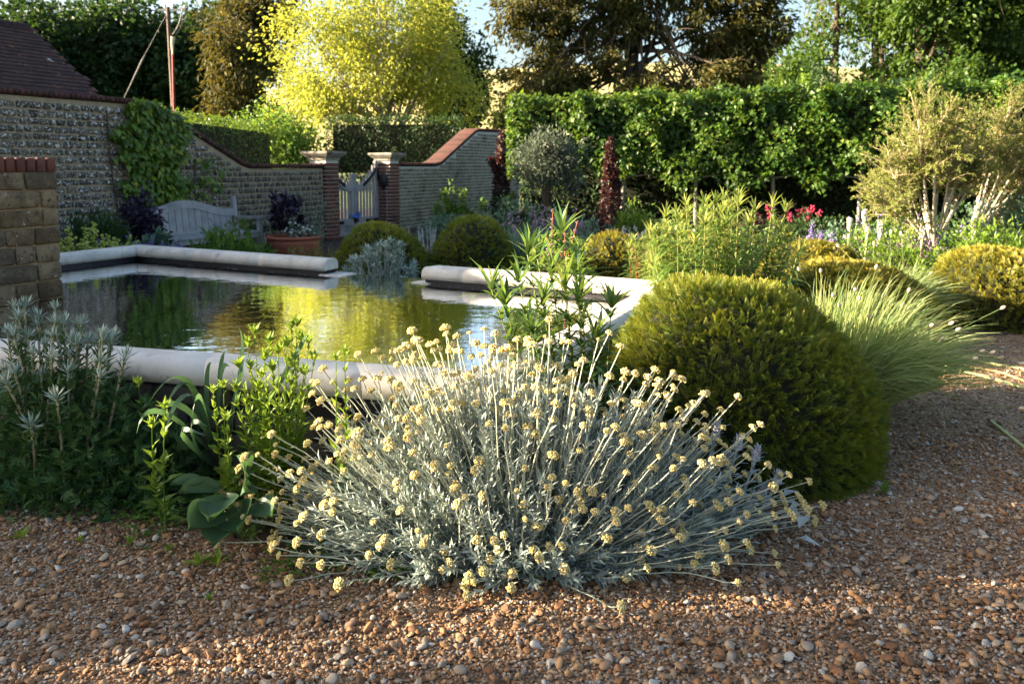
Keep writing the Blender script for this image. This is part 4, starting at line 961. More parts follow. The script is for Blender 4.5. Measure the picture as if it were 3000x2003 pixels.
# ------------------------------------------------------------------ hedges
def hedge_leaves(c, size, ang, n, lsize, seed, lf=OVAL, edge=.16, bottom_rag=.0, top_rag=.06):
    g = np.random.default_rng(seed); sx, sy, sz = size; u = g.random((n, 3)) - .5
    f = g.random(n); A = np.array([sy * sz * 2, sx * sy * 1.2, sx * sz * 2]); pr_ = np.cumsum(A / A.sum())
    P = u.copy(); q = np.abs(g.normal(size=n)) * edge; N = np.zeros((n, 3))
    for lo, hi, ax in ((0, pr_[0], 0), (pr_[0], pr_[1], 2), (pr_[1], 1.01, 1)):
        k = (f >= lo) & (f < hi); sg = np.where(g.random(k.sum()) < (.5 if ax != 2 else .8), 1, -1); P[k, ax] = sg * (.5 - q[k] / size[ax]); N[k, ax] = sg
    P *= size; wav = .14 * np.sin(P[:, 0] * 5.1 + seed) * np.cos(P[:, 2] * 4.3 + seed) + .05 * np.sin(P[:, 0] * 11 + P[:, 2] * 9)
    P[:, 1] += wav * np.sign(P[:, 1]); P[:, 2] += np.where(P[:, 2] > sz * .4, np.abs(g.normal(size=n)) * top_rag + .05 * np.sin(P[:, 0] * 4 + seed), 0)
    low = P[:, 2] < -sz * .36; P[low, 2] += bottom_rag * (np.sin(P[low, 0] * 5.3 + seed) + .6 * g.normal(size=low.sum()))
    P += g.normal(size=(n, 3)) * .025
    d = unit(N * .75 + g.normal(size=(n, 3)) * .5 + [0, 0, -.45]); up = unit(N + [0, 0, .9] + g.normal(size=(n, 3)) * .35)
    R = np.array([[math.cos(ang), math.sin(ang), 0], [-math.sin(ang), math.cos(ang), 0], [0, 0, 1]])
    rn = np.clip(.5 + .22 * np.sin(P[:, 0] * 3 + seed) * np.cos(P[:, 2] * 4) + g.normal(size=n) * .22, 0, 1)
    return scatter(lf, P @ R + np.asarray(c), d @ R, up @ R, lsize * g.uniform(.7, 1.25, n), rn)
ang_h = math.atan2(14.9 - 17.4, 9.9 - .2); H0 = np.array([.45, 17.35]); HD = np.array([math.cos(ang_h), math.sin(ang_h)])
AXH = np.array([[*HD, 0], [-HD[1], HD[0], 0], [0, 0, 1]])
plab = ['first pleached hornbeam, at the end of the buff wall behind the grey olive', 'pleached hornbeam behind the dark burgundy column', 'pleached hornbeam with thin grey trunk above the centre perennials',
        'pleached hornbeam with pale trunk rising behind the tall willow-leaved clump', 'sunlit pleached hornbeam with leafy trunk left of the pale twiggy tree', 'pleached hornbeam behind the pale twiggy tree', 'last pleached hornbeam, at the right edge of the picture']
for k in range(7):
    p = H0 + HD * (.35 + 1.56 * k); t = thing('pleached_tree', plab[k], 'tree', (*p, 0), 'pleached hornbeams in a raised hedge')
    zt = 2.83 + .02 * k; zb = 1.26 + .07 * math.sin(k * 2.1)
    v, f, r = hedge_leaves((*p, (zt + zb) / 2), (1.62, .75, zt - zb), ang_h, 4600, .115, 130 + k, OVALW, .10, .17, .06)
    part('crown', [(v, f, 0, r)], M['hornbeam'], t, 'stuff')
    part('shade_core', [ch(box((*p, (zt + zb) / 2), (1.52, .30, zt - zb - .42), AXH))], M['yewcore'], t)  # dark box puts black shade into the crown's gaps
    b = np.array([*p, 0]); lean = .07 * math.sin(k * 1.7); P = np.array([b, b + [lean * .5, 0, .6], b + [lean, 0, 1.2], b + [lean, 0, 2.3]])
    part('trunk', [ch(tubes(P[None], np.array([[.05, .042, .038, .02]]), 8))], M['bark_grey'], t, smooth=True)
    A = np.array([[b + [lean, 0, z] for z in (1.2 + .3 * (q // 2),) * 3] for q in range(8)], float)
    for q in range(8):
        sg = 1 if q % 2 else -1; A[q, 1] += [HD[0] * sg * .4, HD[1] * sg * .4, .05]; A[q, 2] += [HD[0] * sg * .78, HD[1] * sg * .78, .06]
    part('limbs', [ch(tubes(A, np.array([[.02, .014, .006]]), 5))], M['bark_grey'], t, 'stuff')
def box_hedge(name, label, c, size, ang, n, lsize, mat, seed, group=None, cat='hedge', core=.8):
    t = thing(name, label, cat, (c[0], c[1], 0), group); v, f, r = hedge_leaves(c, size, ang, n, lsize, seed, OVAL, .09, .03, .03)
    part('foliage', [(v, f, 0, r)], M[mat], t, 'stuff')
    R = np.array([[math.cos(ang), math.sin(ang), 0], [-math.sin(ang), math.cos(ang), 0], [0, 0, 1]])
    part('shade_core', [ch(box(c, np.array(size) - .40, R))], M['yewcore'], t)
    return t
box_hedge('dark_fill_hedge', 'added dark hedge filling the deep shade behind the pleached trunks', (6.75, 17.15, .95), (13.3, .8, 1.95), ang_h, 17000, .12, 'wood', 151)  # added dark fill; stands in for black shade under the pleached crowns
box_hedge('raised_hedge', 'dark clipped hedge showing above the gate, left of the ramped coping', (gx(1160, 24.5), 24.5, 1.95), (4.1, 1.0, 1.85), -.05, 6500, .10, 'deep', 152)
box_hedge('clipped_hedge', 'small hedge with sunlit top seen over the dip in the rubble wall', (-7.0, 18.3, 1.25), (1.6, 6.2, 2.5), 0., 8000, .09, 'hornbeam', 153)

# ------------------------------------------------------------------ climber on the wall
iv = thing('wall_climber', 'bright green climber spreading over the rubble wall behind the bench', 'climber', wp(-4.1, .05, 0))
def ivy_pts(n):
    out = []
    while len(out) < n:
        s, z = rng.uniform(-5.0, -2.75), rng.uniform(.45, 2.5); c = -4.12 + .10 * math.sin(z * 3); w_ = .62 + .10 * math.sin(z * 7 + 1) + .08 * math.sin(z * 17)
        ok = abs(s - c) < w_ * rng.uniform(.75, 1.0) and z < top_at(TL, s) + .16 * rng.random()
        ok = ok or (-3.4 < s < -2.95 + .2 * (z - .9) and .95 < z < 1.6 and rng.random() < .30 * (1 + math.sin(z * 20 + s * 9)))
        if ok: out.append((s, z))
    return np.array(out)
ip = ivy_pts(2300); IL = mesh_data('leaf', [(*leaf_oval(.66, .08, .2), 0, .5)], [M['ivy']])
ILs = [mesh_data('leaf', [(*leaf_oval(.66, .08, .2), 0, q)], [M['ivy']]) for q in (.15, .4, .6, .8, .97)]
C = np.array([wp(s, rng.uniform(.03, .16), z) for s, z in ip]); n = len(C)
D = unit(np.array([*(N2 * .5), -.8]) + rng.normal(size=(n, 3)) * .4); U = unit(np.array([*(N2 * .9), .5]) + rng.normal(size=(n, 3)) * .35); sz = rng.uniform(.07, .135, n)
rn = np.clip(.45 + .3 * rng.normal(size=n) - .1 * (ip[:, 1] - 1.4), 0, 1)
for i in range(260):
    y = D[i]; x = unit(np.cross(y, U[i])); z = np.cross(x, y); o = place('leaf', ILs[int(rn[i] * 4.99)], iv, (0, 0, 0))
    C[i] += np.array([*N2, 0]) * .03; o.matrix_basis = Matrix.Translation(Vector(C[i])) @ Matrix(np.stack([x, y, z], 1)).to_4x4() @ Matrix.Scale(float(sz[i]), 4)
v, f, r = scatter(leaf_oval(.66, .08, .2), C[260:], D[260:], U[260:], sz[260:], rn[260:]); part('more_leaves', [(v, f, 0, r)], M['ivy'], iv, 'stuff')
a = np.array([wp(-4.15 + .25 * k, .03, .1) for k in range(-2, 4)]); b = np.array([wp(-4.3 + .3 * k, .04, 2.2 - .25 * max(k, 0)) for k in range(-2, 4)]); part('stems', [ch(tubes(bez(a, (a + b) / 2 + rng.normal(size=(6, 3)) * .1, b, 8), .012, 5))], M['bark'], iv, 'stuff')

# ------------------------------------------------------------------ clipped yew domes
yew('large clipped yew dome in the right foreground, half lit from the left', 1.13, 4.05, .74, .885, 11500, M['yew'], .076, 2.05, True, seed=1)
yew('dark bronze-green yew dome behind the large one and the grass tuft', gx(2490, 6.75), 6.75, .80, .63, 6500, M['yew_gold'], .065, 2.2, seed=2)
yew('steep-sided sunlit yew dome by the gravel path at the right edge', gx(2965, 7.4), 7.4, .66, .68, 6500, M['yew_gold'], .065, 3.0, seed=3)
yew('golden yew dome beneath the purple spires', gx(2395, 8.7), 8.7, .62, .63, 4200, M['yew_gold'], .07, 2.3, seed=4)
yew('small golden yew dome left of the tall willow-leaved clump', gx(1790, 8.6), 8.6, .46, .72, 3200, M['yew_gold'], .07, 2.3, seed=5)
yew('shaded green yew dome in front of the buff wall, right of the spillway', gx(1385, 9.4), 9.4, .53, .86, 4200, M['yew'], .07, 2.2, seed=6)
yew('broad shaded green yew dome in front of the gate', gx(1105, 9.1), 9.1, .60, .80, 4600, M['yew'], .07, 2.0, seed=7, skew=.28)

# ------------------------------------------------------------------ the silver everlasting in front
HC = np.array([.03, 2.98, 0.]); he = thing('silver_everlasting', 'large silver everlasting bush covered in cream-yellow button flower heads', 'bush', HC)
def he_shell(n, lo, hi, low=.02):
    d, _ = dome_pts(n, 1, 1, 2.3, low); d = d * rng.uniform(lo, hi, n)[:, None]
    P = d * np.array([1.07, .53, .82]); P[:, 0] *= 1 + .04 * np.sin(P[:, 2] * 9)
    P[:, 2] *= 1 - .22 * np.clip(P[:, 0] - .15, 0, 1) - .10 * np.clip(-P[:, 0] - .5, 0, 1)
    return P
nh = 760; T_ = he_shell(nh, .66, 1.07, .05); T_[:, 2] = np.maximum(T_[:, 2], .06)
B_ = T_ * np.array([.34, .42, 0]) + rng.normal(size=(nh, 3)) * [.05, .04, 0]; el = T_[:, 2] / .82
M_ = B_ * (.55 - .25 * (1 - el))[:, None] + T_ * (.45 + .25 * (1 - el))[:, None]; M_[:, 2] = T_[:, 2] * (.38 + .12 * el) + .01
P = bez(B_, M_, T_, 8) + HC + np.concatenate([np.zeros((nh, 1, 3)), rng.normal(size=(nh, 7, 3)).cumsum(1) * .007], 1)
part('flower_stems', [ch(tubes(P, np.linspace(.0030, .0019, 8)[None], 4))], M['silverstem'], he, 'stuff')
NL = leaf_card(.15, .25)
v1 = leaves_along(P, 26, .10, .95, NL, .044, .6, 'random', .5)
ns = 1700; T2 = he_shell(ns, .50, .86, .0); T2[:, 2] = np.maximum(T2[:, 2], .05); B2 = T2 * np.array([.5, .5, 0]); P2 = bez(B2, (B2 + T2) / 2 - [0, 0, .02], T2, 6) + HC
v2 = leaves_along(P2, 30, .25, 1.0, leaf_card(.18, .2), .060, .7, 'random', .25)
part('leaves', [ch(v1), ch(v2)], M['silver'], he, 'stuff')
part('leafy_shoots', [ch(tubes(P2, np.linspace(.0028, .0018, 6)[None], 3))], M['silverstem'], he, 'stuff')
cv, cf, _ = core_dome(np.zeros(3), 1., 1., 2.2); part('dead_stem_shade_core', [(cv * [.5, .2, .2] + HC, cf, 0, .5)], M['twig_dark'], he)  # dark mound as dead stems; its colour also stands in for shade in gaps
def head_mesh(seed):
    g = np.random.default_rng(seed); n = 36; i = np.arange(n); z = 1 - 1.2 * (i + .5) / n; a = i * 2.39996; q = np.sqrt(1 - z * z)
    d = np.stack([q * np.cos(a), q * np.sin(a), z], 1) + g.normal(size=(n, 3)) * .07; p = d * np.array([.80, .80, .72]); keep = g.random(n) > .08
    v, f, r = blobs(p[keep], .225 * g.uniform(.8, 1.1, keep.sum()), g.random(keep.sum()))
    cv, cf, _ = lathe([(.05, -.5), (.25, -.2), (.62, .05), (.70, .2), (.4, .38), (0, .42)], (0, 0, 0), 8)
    return mesh_data('flower_head', [(v, f, 0, r), (cv, cf, 1, .3)], [M['head'], M['silverstem']], True)
HM = [head_mesh(200 + k) for k in range(6)]
tip = P[:, -1]; tdir = unit(P[:, -1] - P[:, -2]); hs = rng.uniform(.0135, .0205, nh) * (1 + .12 * (rng.random(nh) > .85)); hs[rng.random(nh) < .16] *= .6
order = np.argsort(tip[:, 1] - .35 * tip[:, 2] * 0)
restv = []
for j, i in enumerate(order):
    z = Vector(unit(tdir[i] + [0, -.10, .30])); x = z.orthogonal().normalized(); y = z.cross(x); c = tip[i] + np.array(z) * .004
    mx = Matrix.Translation(Vector(c)) @ Matrix((x, y, z)).transposed().to_4x4() @ Matrix.Rotation(rng.random() * 6.28, 4, 'Z') @ Matrix.Diagonal((hs[i] * rng.uniform(.85, 1.2), hs[i] * rng.uniform(.85, 1.2), hs[i], 1))
    if j < 300: o = place('flower_head', HM[i % 6], he, (0, 0, 0)); o.matrix_basis = mx
    else:
        me = HM[i % 6]; co = np.empty(len(me.vertices) * 3, np.float32); me.vertices.foreach_get('co', co); m4 = np.array(mx); co = co.reshape(-1, 3) @ m4[:3, :3].T + m4[:3, 3]; restv.append((i % 6, co))
chs = []
for k in range(6):
    me = HM[k]; fl = [list(p.vertices) for p in me.polygons]; t3 = np.array([q for q in fl if len(q) == 3]); t4 = np.array([q for q in fl if len(q) == 4]); rv = np.empty(len(me.vertices), np.float32); me.attributes['rnd'].data.foreach_get('value', rv)
    nv = len(rv); cs = [c for kk, c in restv if kk == k]
    if cs:
        V = np.concatenate(cs); off = (np.arange(len(cs)) * nv)[:, None, None]
        chs += [(V, (t3[None] + off).reshape(-1, 3), 0, np.tile(rv, len(cs))), (V, (t4[None] + off).reshape(-1, 4), 0, np.tile(rv, len(cs)))]
part('more_flower_heads', chs, M['head'], he, 'stuff', True)

# ------------------------------------------------------------------ woolly lamb's ear at its right flank
la = thing('lambs_ear', 'woolly grey plant with upright leafy spikes between the silver bush and the large yew', 'plant', (.88, 3.12, 0))
for k, (px, py, Y) in enumerate(((2105, 1235, 3.32), (2170, 1275, 3.26), (2222, 1310, 3.2), (2285, 1385, 3.12), (2240, 1430, 3.16), (2140, 1330, 3.3))):
    tp_ = at(px, py, Y); bs = np.array([tp_[0] - .10, Y - .02, 0.]); Pk = bez(bs[None], np.array([(bs + tp_) / 2 + [.02, 0, .03]]), tp_[None], 8)
    st = part('flower_spike', [ch(tubes(Pk, np.linspace(.006, .005, 8)[None], 6))], M['lamb'], la, smooth=True)
    lv = leaves_along(Pk, 14, .2, .86, leaf_oval(.30, .06, .25), .088, .95, 'whorl2', .35, droop=.05); part('leaves', [ch(lv)], M['lamb'], st, 'stuff')
    n = 46; tt = np.repeat(np.linspace(.80, 1.0, 6), 8)[:n]; pp, TT = along(Pk, tt[None]); ph = np.arange(n) * 2.4; rad = .013 * (1.1 - (tt - .8) * 3.2)
    q = pp[0] + np.stack([np.cos(ph) * rad, np.sin(ph) * rad, np.zeros(n)], 1); b1 = blobs(q, .0062 * (1.25 - (tt - .8) * 2.5)); sp = leaves_along(Pk, 28, .78, .99, leaf_oval(.38, .05, .1), .052, .9, 'whorl4', .55)
    part('spike_whorls', [ch(b1), ch(sp)], M['lambspike'], st, 'stuff')
n = 26; C = np.array([.9, 3.1, .02]) + rng.normal(size=(n, 3)) * [.13, .07, 0]; C[:, 2] = rng.uniform(.03, .14, n); v, f, r = scatter(leaf_oval(.4, .08, .3), C, unit(np.c_[rng.normal(size=(n, 2)), rng.uniform(.3, .9, n)]), np.tile([0, 0, 1.], (n, 1)), rng.uniform(.07, .12, n)); part('basal_leaves', [(v, f, 0, r)], M['lamb'], la, 'stuff')

# ------------------------------------------------------------------ sea holly at the left
STRAP = leaf_strap(.12, .35); WIL = leaf_strap(.12, .6, 4); WILU = leaf_strap(.11, .3, 3)
def burst(c, ax, n, ln, cone, lf, jit=.12, rnd=None):
    """a rosette of bracts round an axis"""
    ax = unit(np.asarray(ax, float)); u = unit(np.cross(ax, [.3, .2, .9])); v = np.cross(ax, u); ph = np.arange(n) * 2.39996 + rng.random() * 6
    a = cone * rng.uniform(.75, 1.15, n) if np.isscalar(cone) else np.linspace(cone[0], cone[1], n) + rng.normal(size=n) * jit
    d = np.cos(a)[:, None] * ax + np.sin(a)[:, None] * (np.cos(ph)[:, None] * u + np.sin(ph)[:, None] * v)
    return scatter(lf, np.tile(c, (n, 1)) + d * .004, d, np.tile(ax, (n, 1)) + rng.normal(size=(n, 3)) * .1, ln * rng.uniform(.8, 1.15, n), rng.random(n) if rnd is None else rnd)
SPIKE = leaf_card(.16, -.08)
def frilly(c, r, n, k, size, mat, parent, name='cut_leaves'):
    """fine divided leaves: fans of narrow lobes"""
    C, N = dome_pts(n, 1, 1, 2.2, 0); C = C * (1 - .75 * rng.random(n) ** 1.3)[:, None] * np.asarray(r) + np.asarray(c); d0 = unit(N * .7 + rng.normal(size=(n, 3)) * .5 + [0, 0, .15])
    u = unit(np.cross(d0, rdir(n))); i = np.repeat(np.arange(n), k); a = np.tile(np.linspace(-1.25, 1.25, k), n) + rng.normal(size=n * k) * .15
    d = np.cos(a)[:, None] * d0[i] + np.sin(a)[:, None] * u[i]; rn = np.clip(.6 * rng.random(n)[i] + .4 * rng.random(n * k), 0, 1)
    v, f, r_ = scatter(leaf_card(.22, .1), C[i], d, np.cross(d0, u)[i] + .2, size * (1.15 - .4 * np.abs(a)) * rng.uniform(.7, 1.2, n * k), rn)
    part(name, [(v, f, 0, r_)], mat, parent, 'stuff')
er = thing('sea_holly', 'spiny steel-green sea holly with pale starry bracts at the left edge', 'plant', (*gr(150, 1380)[:2], 0))
epts = [(75, 900, 3.95), (150, 900, 4.0), (365, 905, 3.95), (430, 950, 3.85), (240, 935, 3.95), (105, 935, 3.85), (30, 975, 3.75), (545, 950, 3.8), (365, 945, 3.8), (175, 990, 3.75), (345, 985, 3.6), (240, 950, 3.9),
        (480, 995, 3.7), (205, 1035, 3.6), (70, 985, 3.7), (480, 1045, 3.6), (345, 1050, 3.5), (690, 990, 3.6), (705, 1000, 3.55), (780, 985, 3.65), (750, 1010, 3.6), (685, 1060, 3.45), (685, 1105, 3.4), (860, 1050, 3.5),
        (460, 1090, 3.45), (80, 1095, 3.4), (10, 1080, 3.4), (375, 1165, 3.2), (195, 1245, 3.15), (15, 1125, 3.3), (300, 1010, 3.7), (120, 1010, 3.8), (520, 1010, 3.65), (600, 1000, 3.75), (270, 1100, 3.5)]
A_, B_, C_ = [], [], []
for px, py, Y in epts:
    px = px * .412 + 5; Y = 3.12 + (Y - 3.1) * .58             # heads read off an enlarged crop
    tpt = at(px + 6, py, Y); bpt = np.array([-1.98 + .4 * (tpt[0] + 1.98) + rng.normal() * .05, 3.4 + .4 * (Y - 3.4) + rng.normal() * .04, .02])
    A_.append(bpt); C_.append(tpt); B_.append((bpt + tpt) / 2 + [(tpt[0] - bpt[0]) * .08, 0, .08])
EP = bez(np.array(A_), np.array(B_), np.array(C_), 8)
part('stems', [ch(tubes(EP, np.linspace(.0075, .0045, 8)[None], 6))], M['creamstem'], er, 'stuff', True)
v = leaves_along(EP, 36, .30, .93, leaf_card(.20, .2), .075, .95, 'random', .25); v2 = leaves_along(EP, 30, .45, .97, leaf_card(.17, .1), .038, .8, 'whorl5', .2)
part('stem_leaves', [ch(v), ch(v2)], M['eryleaf'], er, 'stuff')
for i in range(len(EP)):
    tpt = EP[i, -1]; ax = EP[i, -1] - EP[i, -3]; s_ = rng.uniform(.85, 1.15)
    b1 = burst(tpt, ax, 20, .052 * s_, (.15, 1.25), SPIKE); b2 = burst(tpt - unit(ax) * .02, ax, 9, .038 * s_, (1.1, 1.7), SPIKE, rnd=rng.random(9) * .5); cn = lathe([(0, .014), (.006, .011), (.008, 0), (.003, -.008)], tpt + [0, 0, .006], 7)
    part('flower_head', [ch(b1), ch(b2), ch(cn)], M['bract'], er)
frilly((-2.02, 3.40, .0), (.62, .26, .56), 2300, 7, .05, M['eryleaf'], er); frilly((-1.72, 3.34, 0), (.42, .22, .36), 800, 7, .05, M['eryleaf'], er)

# ------------------------------------------------------------------ foreground weeds and leaves
def weed(label, tops, base, per, lsize, mat='lime', sr=.003, name='leafy_weed', lf=OVAL, ang=(1.15, .25), group='self-sown leafy weeds by the coping', taper=.55, mode='random'):
    b = np.array([*base, 0.]) if len(base) == 2 else np.asarray(base); t = thing(name, label, 'weed', b, group)
    T = np.array(tops); n = len(T); Bq = b + rng.normal(size=(n, 3)) * [.03, .02, 0]; Bq[:, 0] = .55 * Bq[:, 0] + .45 * T[:, 0]; P = bez(Bq, (Bq + T) / 2 + rng.normal(size=(n, 3)) * .012, T, 9)
    part('stems', [ch(tubes(P, np.linspace(1.2, .5, 9)[None] * sr, 5))], M['lime'], t, 'stuff', True)
    v = leaves_along(P, per, .12, .97, lf, lsize, ang, mode, taper, tip_bright=.55); v2 = np.array([q for q in P[:, -1]])
    tb_ = [burst(q, [0, 0, 1], 9, lsize * .55, (.1, .8), leaf_oval(.4), rnd=.7 + .3 * rng.random(9)) for q in v2]
    part('leaves', [ch(v)] + [ch(q) for q in tb_], M[mat], t, 'stuff'); return t
wt = lambda *a: [at(*q) for q in a]
weed('tall dense clump of lime-green leafy stems left of the silver bush', wt((745, 985, 3.15), (790, 1010, 3.1), (855, 965, 3.2), (870, 960, 3.2), (905, 1010, 3.1), (815, 1040, 3.0), (775, 1060, 2.98), (700, 1080, 3.05), (725, 1020, 3.15), (760, 1150, 2.95), (800, 1090, 3.05), (690, 1150, 3.0), (890, 1100, 3.05), (920, 1060, 3.1), (840, 1020, 3.12), (855, 1080, 3.0), (765, 1110, 2.95), (735, 1085, 3.05), (880, 1000, 3.15), (720, 1190, 2.98)), gr(790, 1500)[:2], 34, .095, mode='random', lf=leaf_oval(.30, .08, .15))
weed('pair of lime-green leafy stems in front of the strap-leaved clump', wt((625, 1155, 2.98), (655, 1140, 2.98), (665, 1235, 2.95)), gr(640, 1500)[:2], 24, .075)
weed('two lime-green stems with jagged leaves nearest the gravel at left', wt((445, 1255, 2.92), (485, 1200, 2.95)), gr(465, 1560)[:2], 20, .085)
weed('small four-leaved green stem in front of the dark gap under the coping', wt((405, 1130, 3.25)), gr(400, 1400)[:2], 12, .08, lf=leaf_oval(.32), mode='whorl2')
weed('lone lime-green stem growing up through the left of the silver bush', wt((985, 1060, 2.86), (1010, 1045, 2.88)), (-.60, 2.92), 22, .075)
# strap-leaved clump
M['strap'] = L('dark strap leaf', [(.035, .085, .045), (.07, .14, .075)], .3, (.15, .3, .08), .4, .35)
sp_ = thing('strap_leaf_clump', 'clump of long arching blue-green strap leaves under the front coping', 'plant', (*gr(610, 1420)[:2], 0)); sb = np.array([*gr(610, 1420)[:2], .02]) + [0, .12, 0]
for px, py, Y, mx_, my_ in ((430, 1190, 3.15, 560, 1060), (445, 1270, 3.05, 520, 1140), (475, 1310, 3.0, 560, 1090), (690, 1110, 3.2, 640, 1050), (700, 1270, 3.05, 690, 1110), (620, 1060, 3.3, 600, 1120), (400, 1270, 2.95, 470, 1170), (610, 1250, 2.95, 540, 1230), (600, 1275, 2.9, 500, 1250), (725, 1150, 3.15, 700, 1070), (660, 1030, 3.3, 640, 1100), (700, 960, 3.15, 715, 1080), (900, 980, 3.1, 860, 1050), (480, 1200, 3.2, 570, 1080), (560, 1240, 3.0, 590, 1120)):
    a, b, c = sb + rng.normal(size=3) * [.05, .03, 0], at(mx_, my_, Y + .05), at(px, py, Y); P = bez(a[None], (b * 1.5 - (a + c) * .25)[None], c[None], 12)
    wv = .026 * np.sin(np.linspace(.35, math.pi - .02, 12)) ** .8; sd_ = unit(np.cross(c - a, [0, 1., .3]))[None]
    V, F, r = ribbons(P, wv[None], unit(np.cross(c - a, [0, -.8, .5]))[None]); part('leaf', [(V, F, 0, r)], M['strap'], sp_, smooth=True)
# broad dock-like leaves
do = thing('broad_leaf_plant', 'low plant with broad dark paddle leaves beside the gravel, left of the silver bush', 'plant', (*gr(690, 1540)[:2], 0)); db = np.array([*gr(720, 1530)[:2], .03])
def paddle(L, W, cup, n=9, m=5):
    V = []
    for i in range(n):
        t = i / (n - 1); w_ = W / 2 * (math.sin(math.pi * min(.999, t ** .8)) ** .65 + (.06 if i else 0.05)) * (1 if i < n - 1 else .2)
        for j in range(m):
            u = 2 * j / (m - 1) - 1; V.append([u * w_, t * L, cup * (u * u * .5 - .9 * t * t) * L + .008 * math.sin(9 * t + 3 * u * u) + .006 * math.sin(14 * t + 5 * u)])
    i = np.arange(n * m).reshape(n, m); return np.array(V), np.stack([i[:-1, :-1], i[:-1, 1:], i[1:, 1:], i[1:, :-1]], -1).reshape(-1, 4)
M['dock'] = L('broad dark leaf', [(.03, .075, .035), (.06, .12, .06)], .2, (.12, .25, .05), .4, .4)
for px, py, Y, l, w_, ux, uz in ((600, 1400, 2.95, .17, .085, .2, 1), (640, 1450, 2.8, .20, .13, 0, 1), (690, 1490, 2.78, .20, .14, -.3, .9), (600, 1490, 2.75, .17, .13, .4, .8), (640, 1540, 2.72, .15, .12, .1, .8), (770, 1470, 2.8, .14, .10, -.2, 1), (560, 1390, 2.95, .12, .06, 0, 1), (725, 1400, 2.9, .18, .07, .5, .5), (720, 1330, 2.95, .16, .09, .6, .4)):
    c = at(px, py, Y); c[2] = max(c[2], .05); dv = unit(c - db); V, F = paddle(1, w_ / l, .28); v, f, r = scatter((V, F), (c - dv * l * .5)[None], dv[None] * [1, 1, .4], np.array([[ux, -.6, uz]]), np.array([l]))
    lf_ = part('leaf', [(v, f, 0, r)], M['dock'], do, smooth=True); part('stalk', [ch(tubes(bez(db[None], ((db + c) / 2 + [0, 0, .04])[None], (c - dv * l * .5)[None], 5), .004, 5))], M['creamstem'], do, smooth=True)
# low weed carpet on the bed edge
n = 9000; q = np.stack([rng.uniform(-2.6, .1, n), rng.uniform(2.62, 3.6, n)], 1); edx = np.array(edge); ey = np.interp(q[:, 0], edx[:14, 0], edx[:14, 1])
dd_ = q[:, 1] - ey; pk = (dd_ > -.06 - .22 * rng.random(n) * (np.sin(q[:, 0] * 7) > 0)) & (dd_ < .62) & (rng.random(n) < .55 + .45 * np.sin(q[:, 0] * 11 + 2) * np.cos(q[:, 1] * 13)); q = q[pk]; n = len(q)
C = np.repeat(np.c_[q, rng.uniform(.01, .06, n) * (1 + 1.5 * np.clip(q[:, 1] - np.interp(q[:, 0], edx[:14, 0], edx[:14, 1]), 0, .5))], 3, 0); v, f, r = scatter(leaf_oval(.8, .05, .1), C, unit(np.c_[rng.normal(size=(3 * n, 2)), rng.uniform(.0, .5, 3 * n)]), np.tile([0, 0, 1.], (3 * n, 1)), rng.uniform(.012, .026, 3 * n))
link('weed_carpet', mesh_data('weed_carpet', [(v, f, 0, r)], [M['mid']]), None, 'stuff', 'low carpet of small clover-like weeds along the bed edge', 'weeds')
for k, (px, py, s_, lab) in enumerate(((65, 1580, .055, 'upright seedling in the gravel nearest the left edge'), (380, 1600, .05, 'round-leaved seedling in the gravel below the sea holly'), (495, 1620, .04, 'small seedling in the gravel right of the round-leaved one'), (580, 1660, .06, 'pale broad seedling in the gravel below the paddle leaves'), (640, 1660, .065, 'brighter seedling with three upright leaves beside the pale broad one'),
        (235, 1590, .03, 'tiny two-leaved seedling in the shaded left gravel'), (2590, 1450, .07, 'low dark rosette weed at the foot of the grass tuft'), (610, 1760, .028, 'tiny seedling on the lit gravel below the others'))):
    c = gr(px, py); t = thing('gravel_seedling', lab, 'seedling', c, 'seedlings in the gravel'); b1 = burst(c + [0, 0, .004], [0, 0, 1], 6, s_, (.15, 1.2), leaf_oval(.42)); part('leaves', [ch(b1)], M['lime'] if k != 6 else M['mid'], t, 'stuff'); part('stem', [ch(tubes(np.array([[c - [0, 0, .01], c + [0, 0, .012]]]), .002, 5))], M['lime'], t)

# ------------------------------------------------------------------ willow-leaved perennials
def willow(label, tops, basefn, mat, whorls, lsize, stemmat, sr=.0042, name='willow_leaved_perennial', k=5, lf=None):
    T = np.array(tops); b = np.array([basefn(t) for t in T]); c = b.mean(0); t = thing(name, label, 'plant', c); P = bez(b, (b + T) / 2 + (T - b) * [-.12, -.12, .05], T, 10)
    part('stems', [ch(tubes(P, np.linspace(1.2, .6, 10)[None] * sr, 6))], M[stemmat], t, 'stuff', True)
    v = leaves_along(P, whorls * k, .22, .95, lf or WIL, lsize, (1.5, .8), 'whorl%d' % k, .35, tip_bright=.35)
    tb_ = [burst(q, [rng.normal() * .1, rng.normal() * .1, 1], 12, lsize * .62, (.08, .9), WILU, rnd=.55 + .45 * rng.random(12)) for q in P[:, -1]]
    part('leaves', [ch(v)] + [ch(q) for q in tb_], M[mat], t, 'stuff'); return P
M['greenstem'] = L('green-gold stem', [(.16, .20, .04), (.26, .26, .08)], .1)
willow('tall dark-leaved stems rising in front of the pool corner behind the silver bush', wt((1545, 745, 3.75), (1645, 690, 3.8), (1615, 800, 3.6), (1690, 800, 3.7), (1440, 850, 3.55), (1520, 830, 3.7), (1790, 905, 3.5), (1575, 760, 3.9), (1700, 760, 3.85), (1655, 850, 3.5), (1740, 1000, 3.4), (1480, 900, 3.5), (1590, 900, 3.45), (1700, 880, 3.5), (1560, 980, 3.4)), lambda t: np.array([.30 + .42 * (t[0] - .24), 3.36 + rng.normal() * .04, 0.]), 'willowdark', 8, .27, 'greenstem', k=6, lf=leaf_strap(.085, .65, 4))
bx0, bx1 = gx(1900, 6.2), gx(2340, 6.2)
tops = []
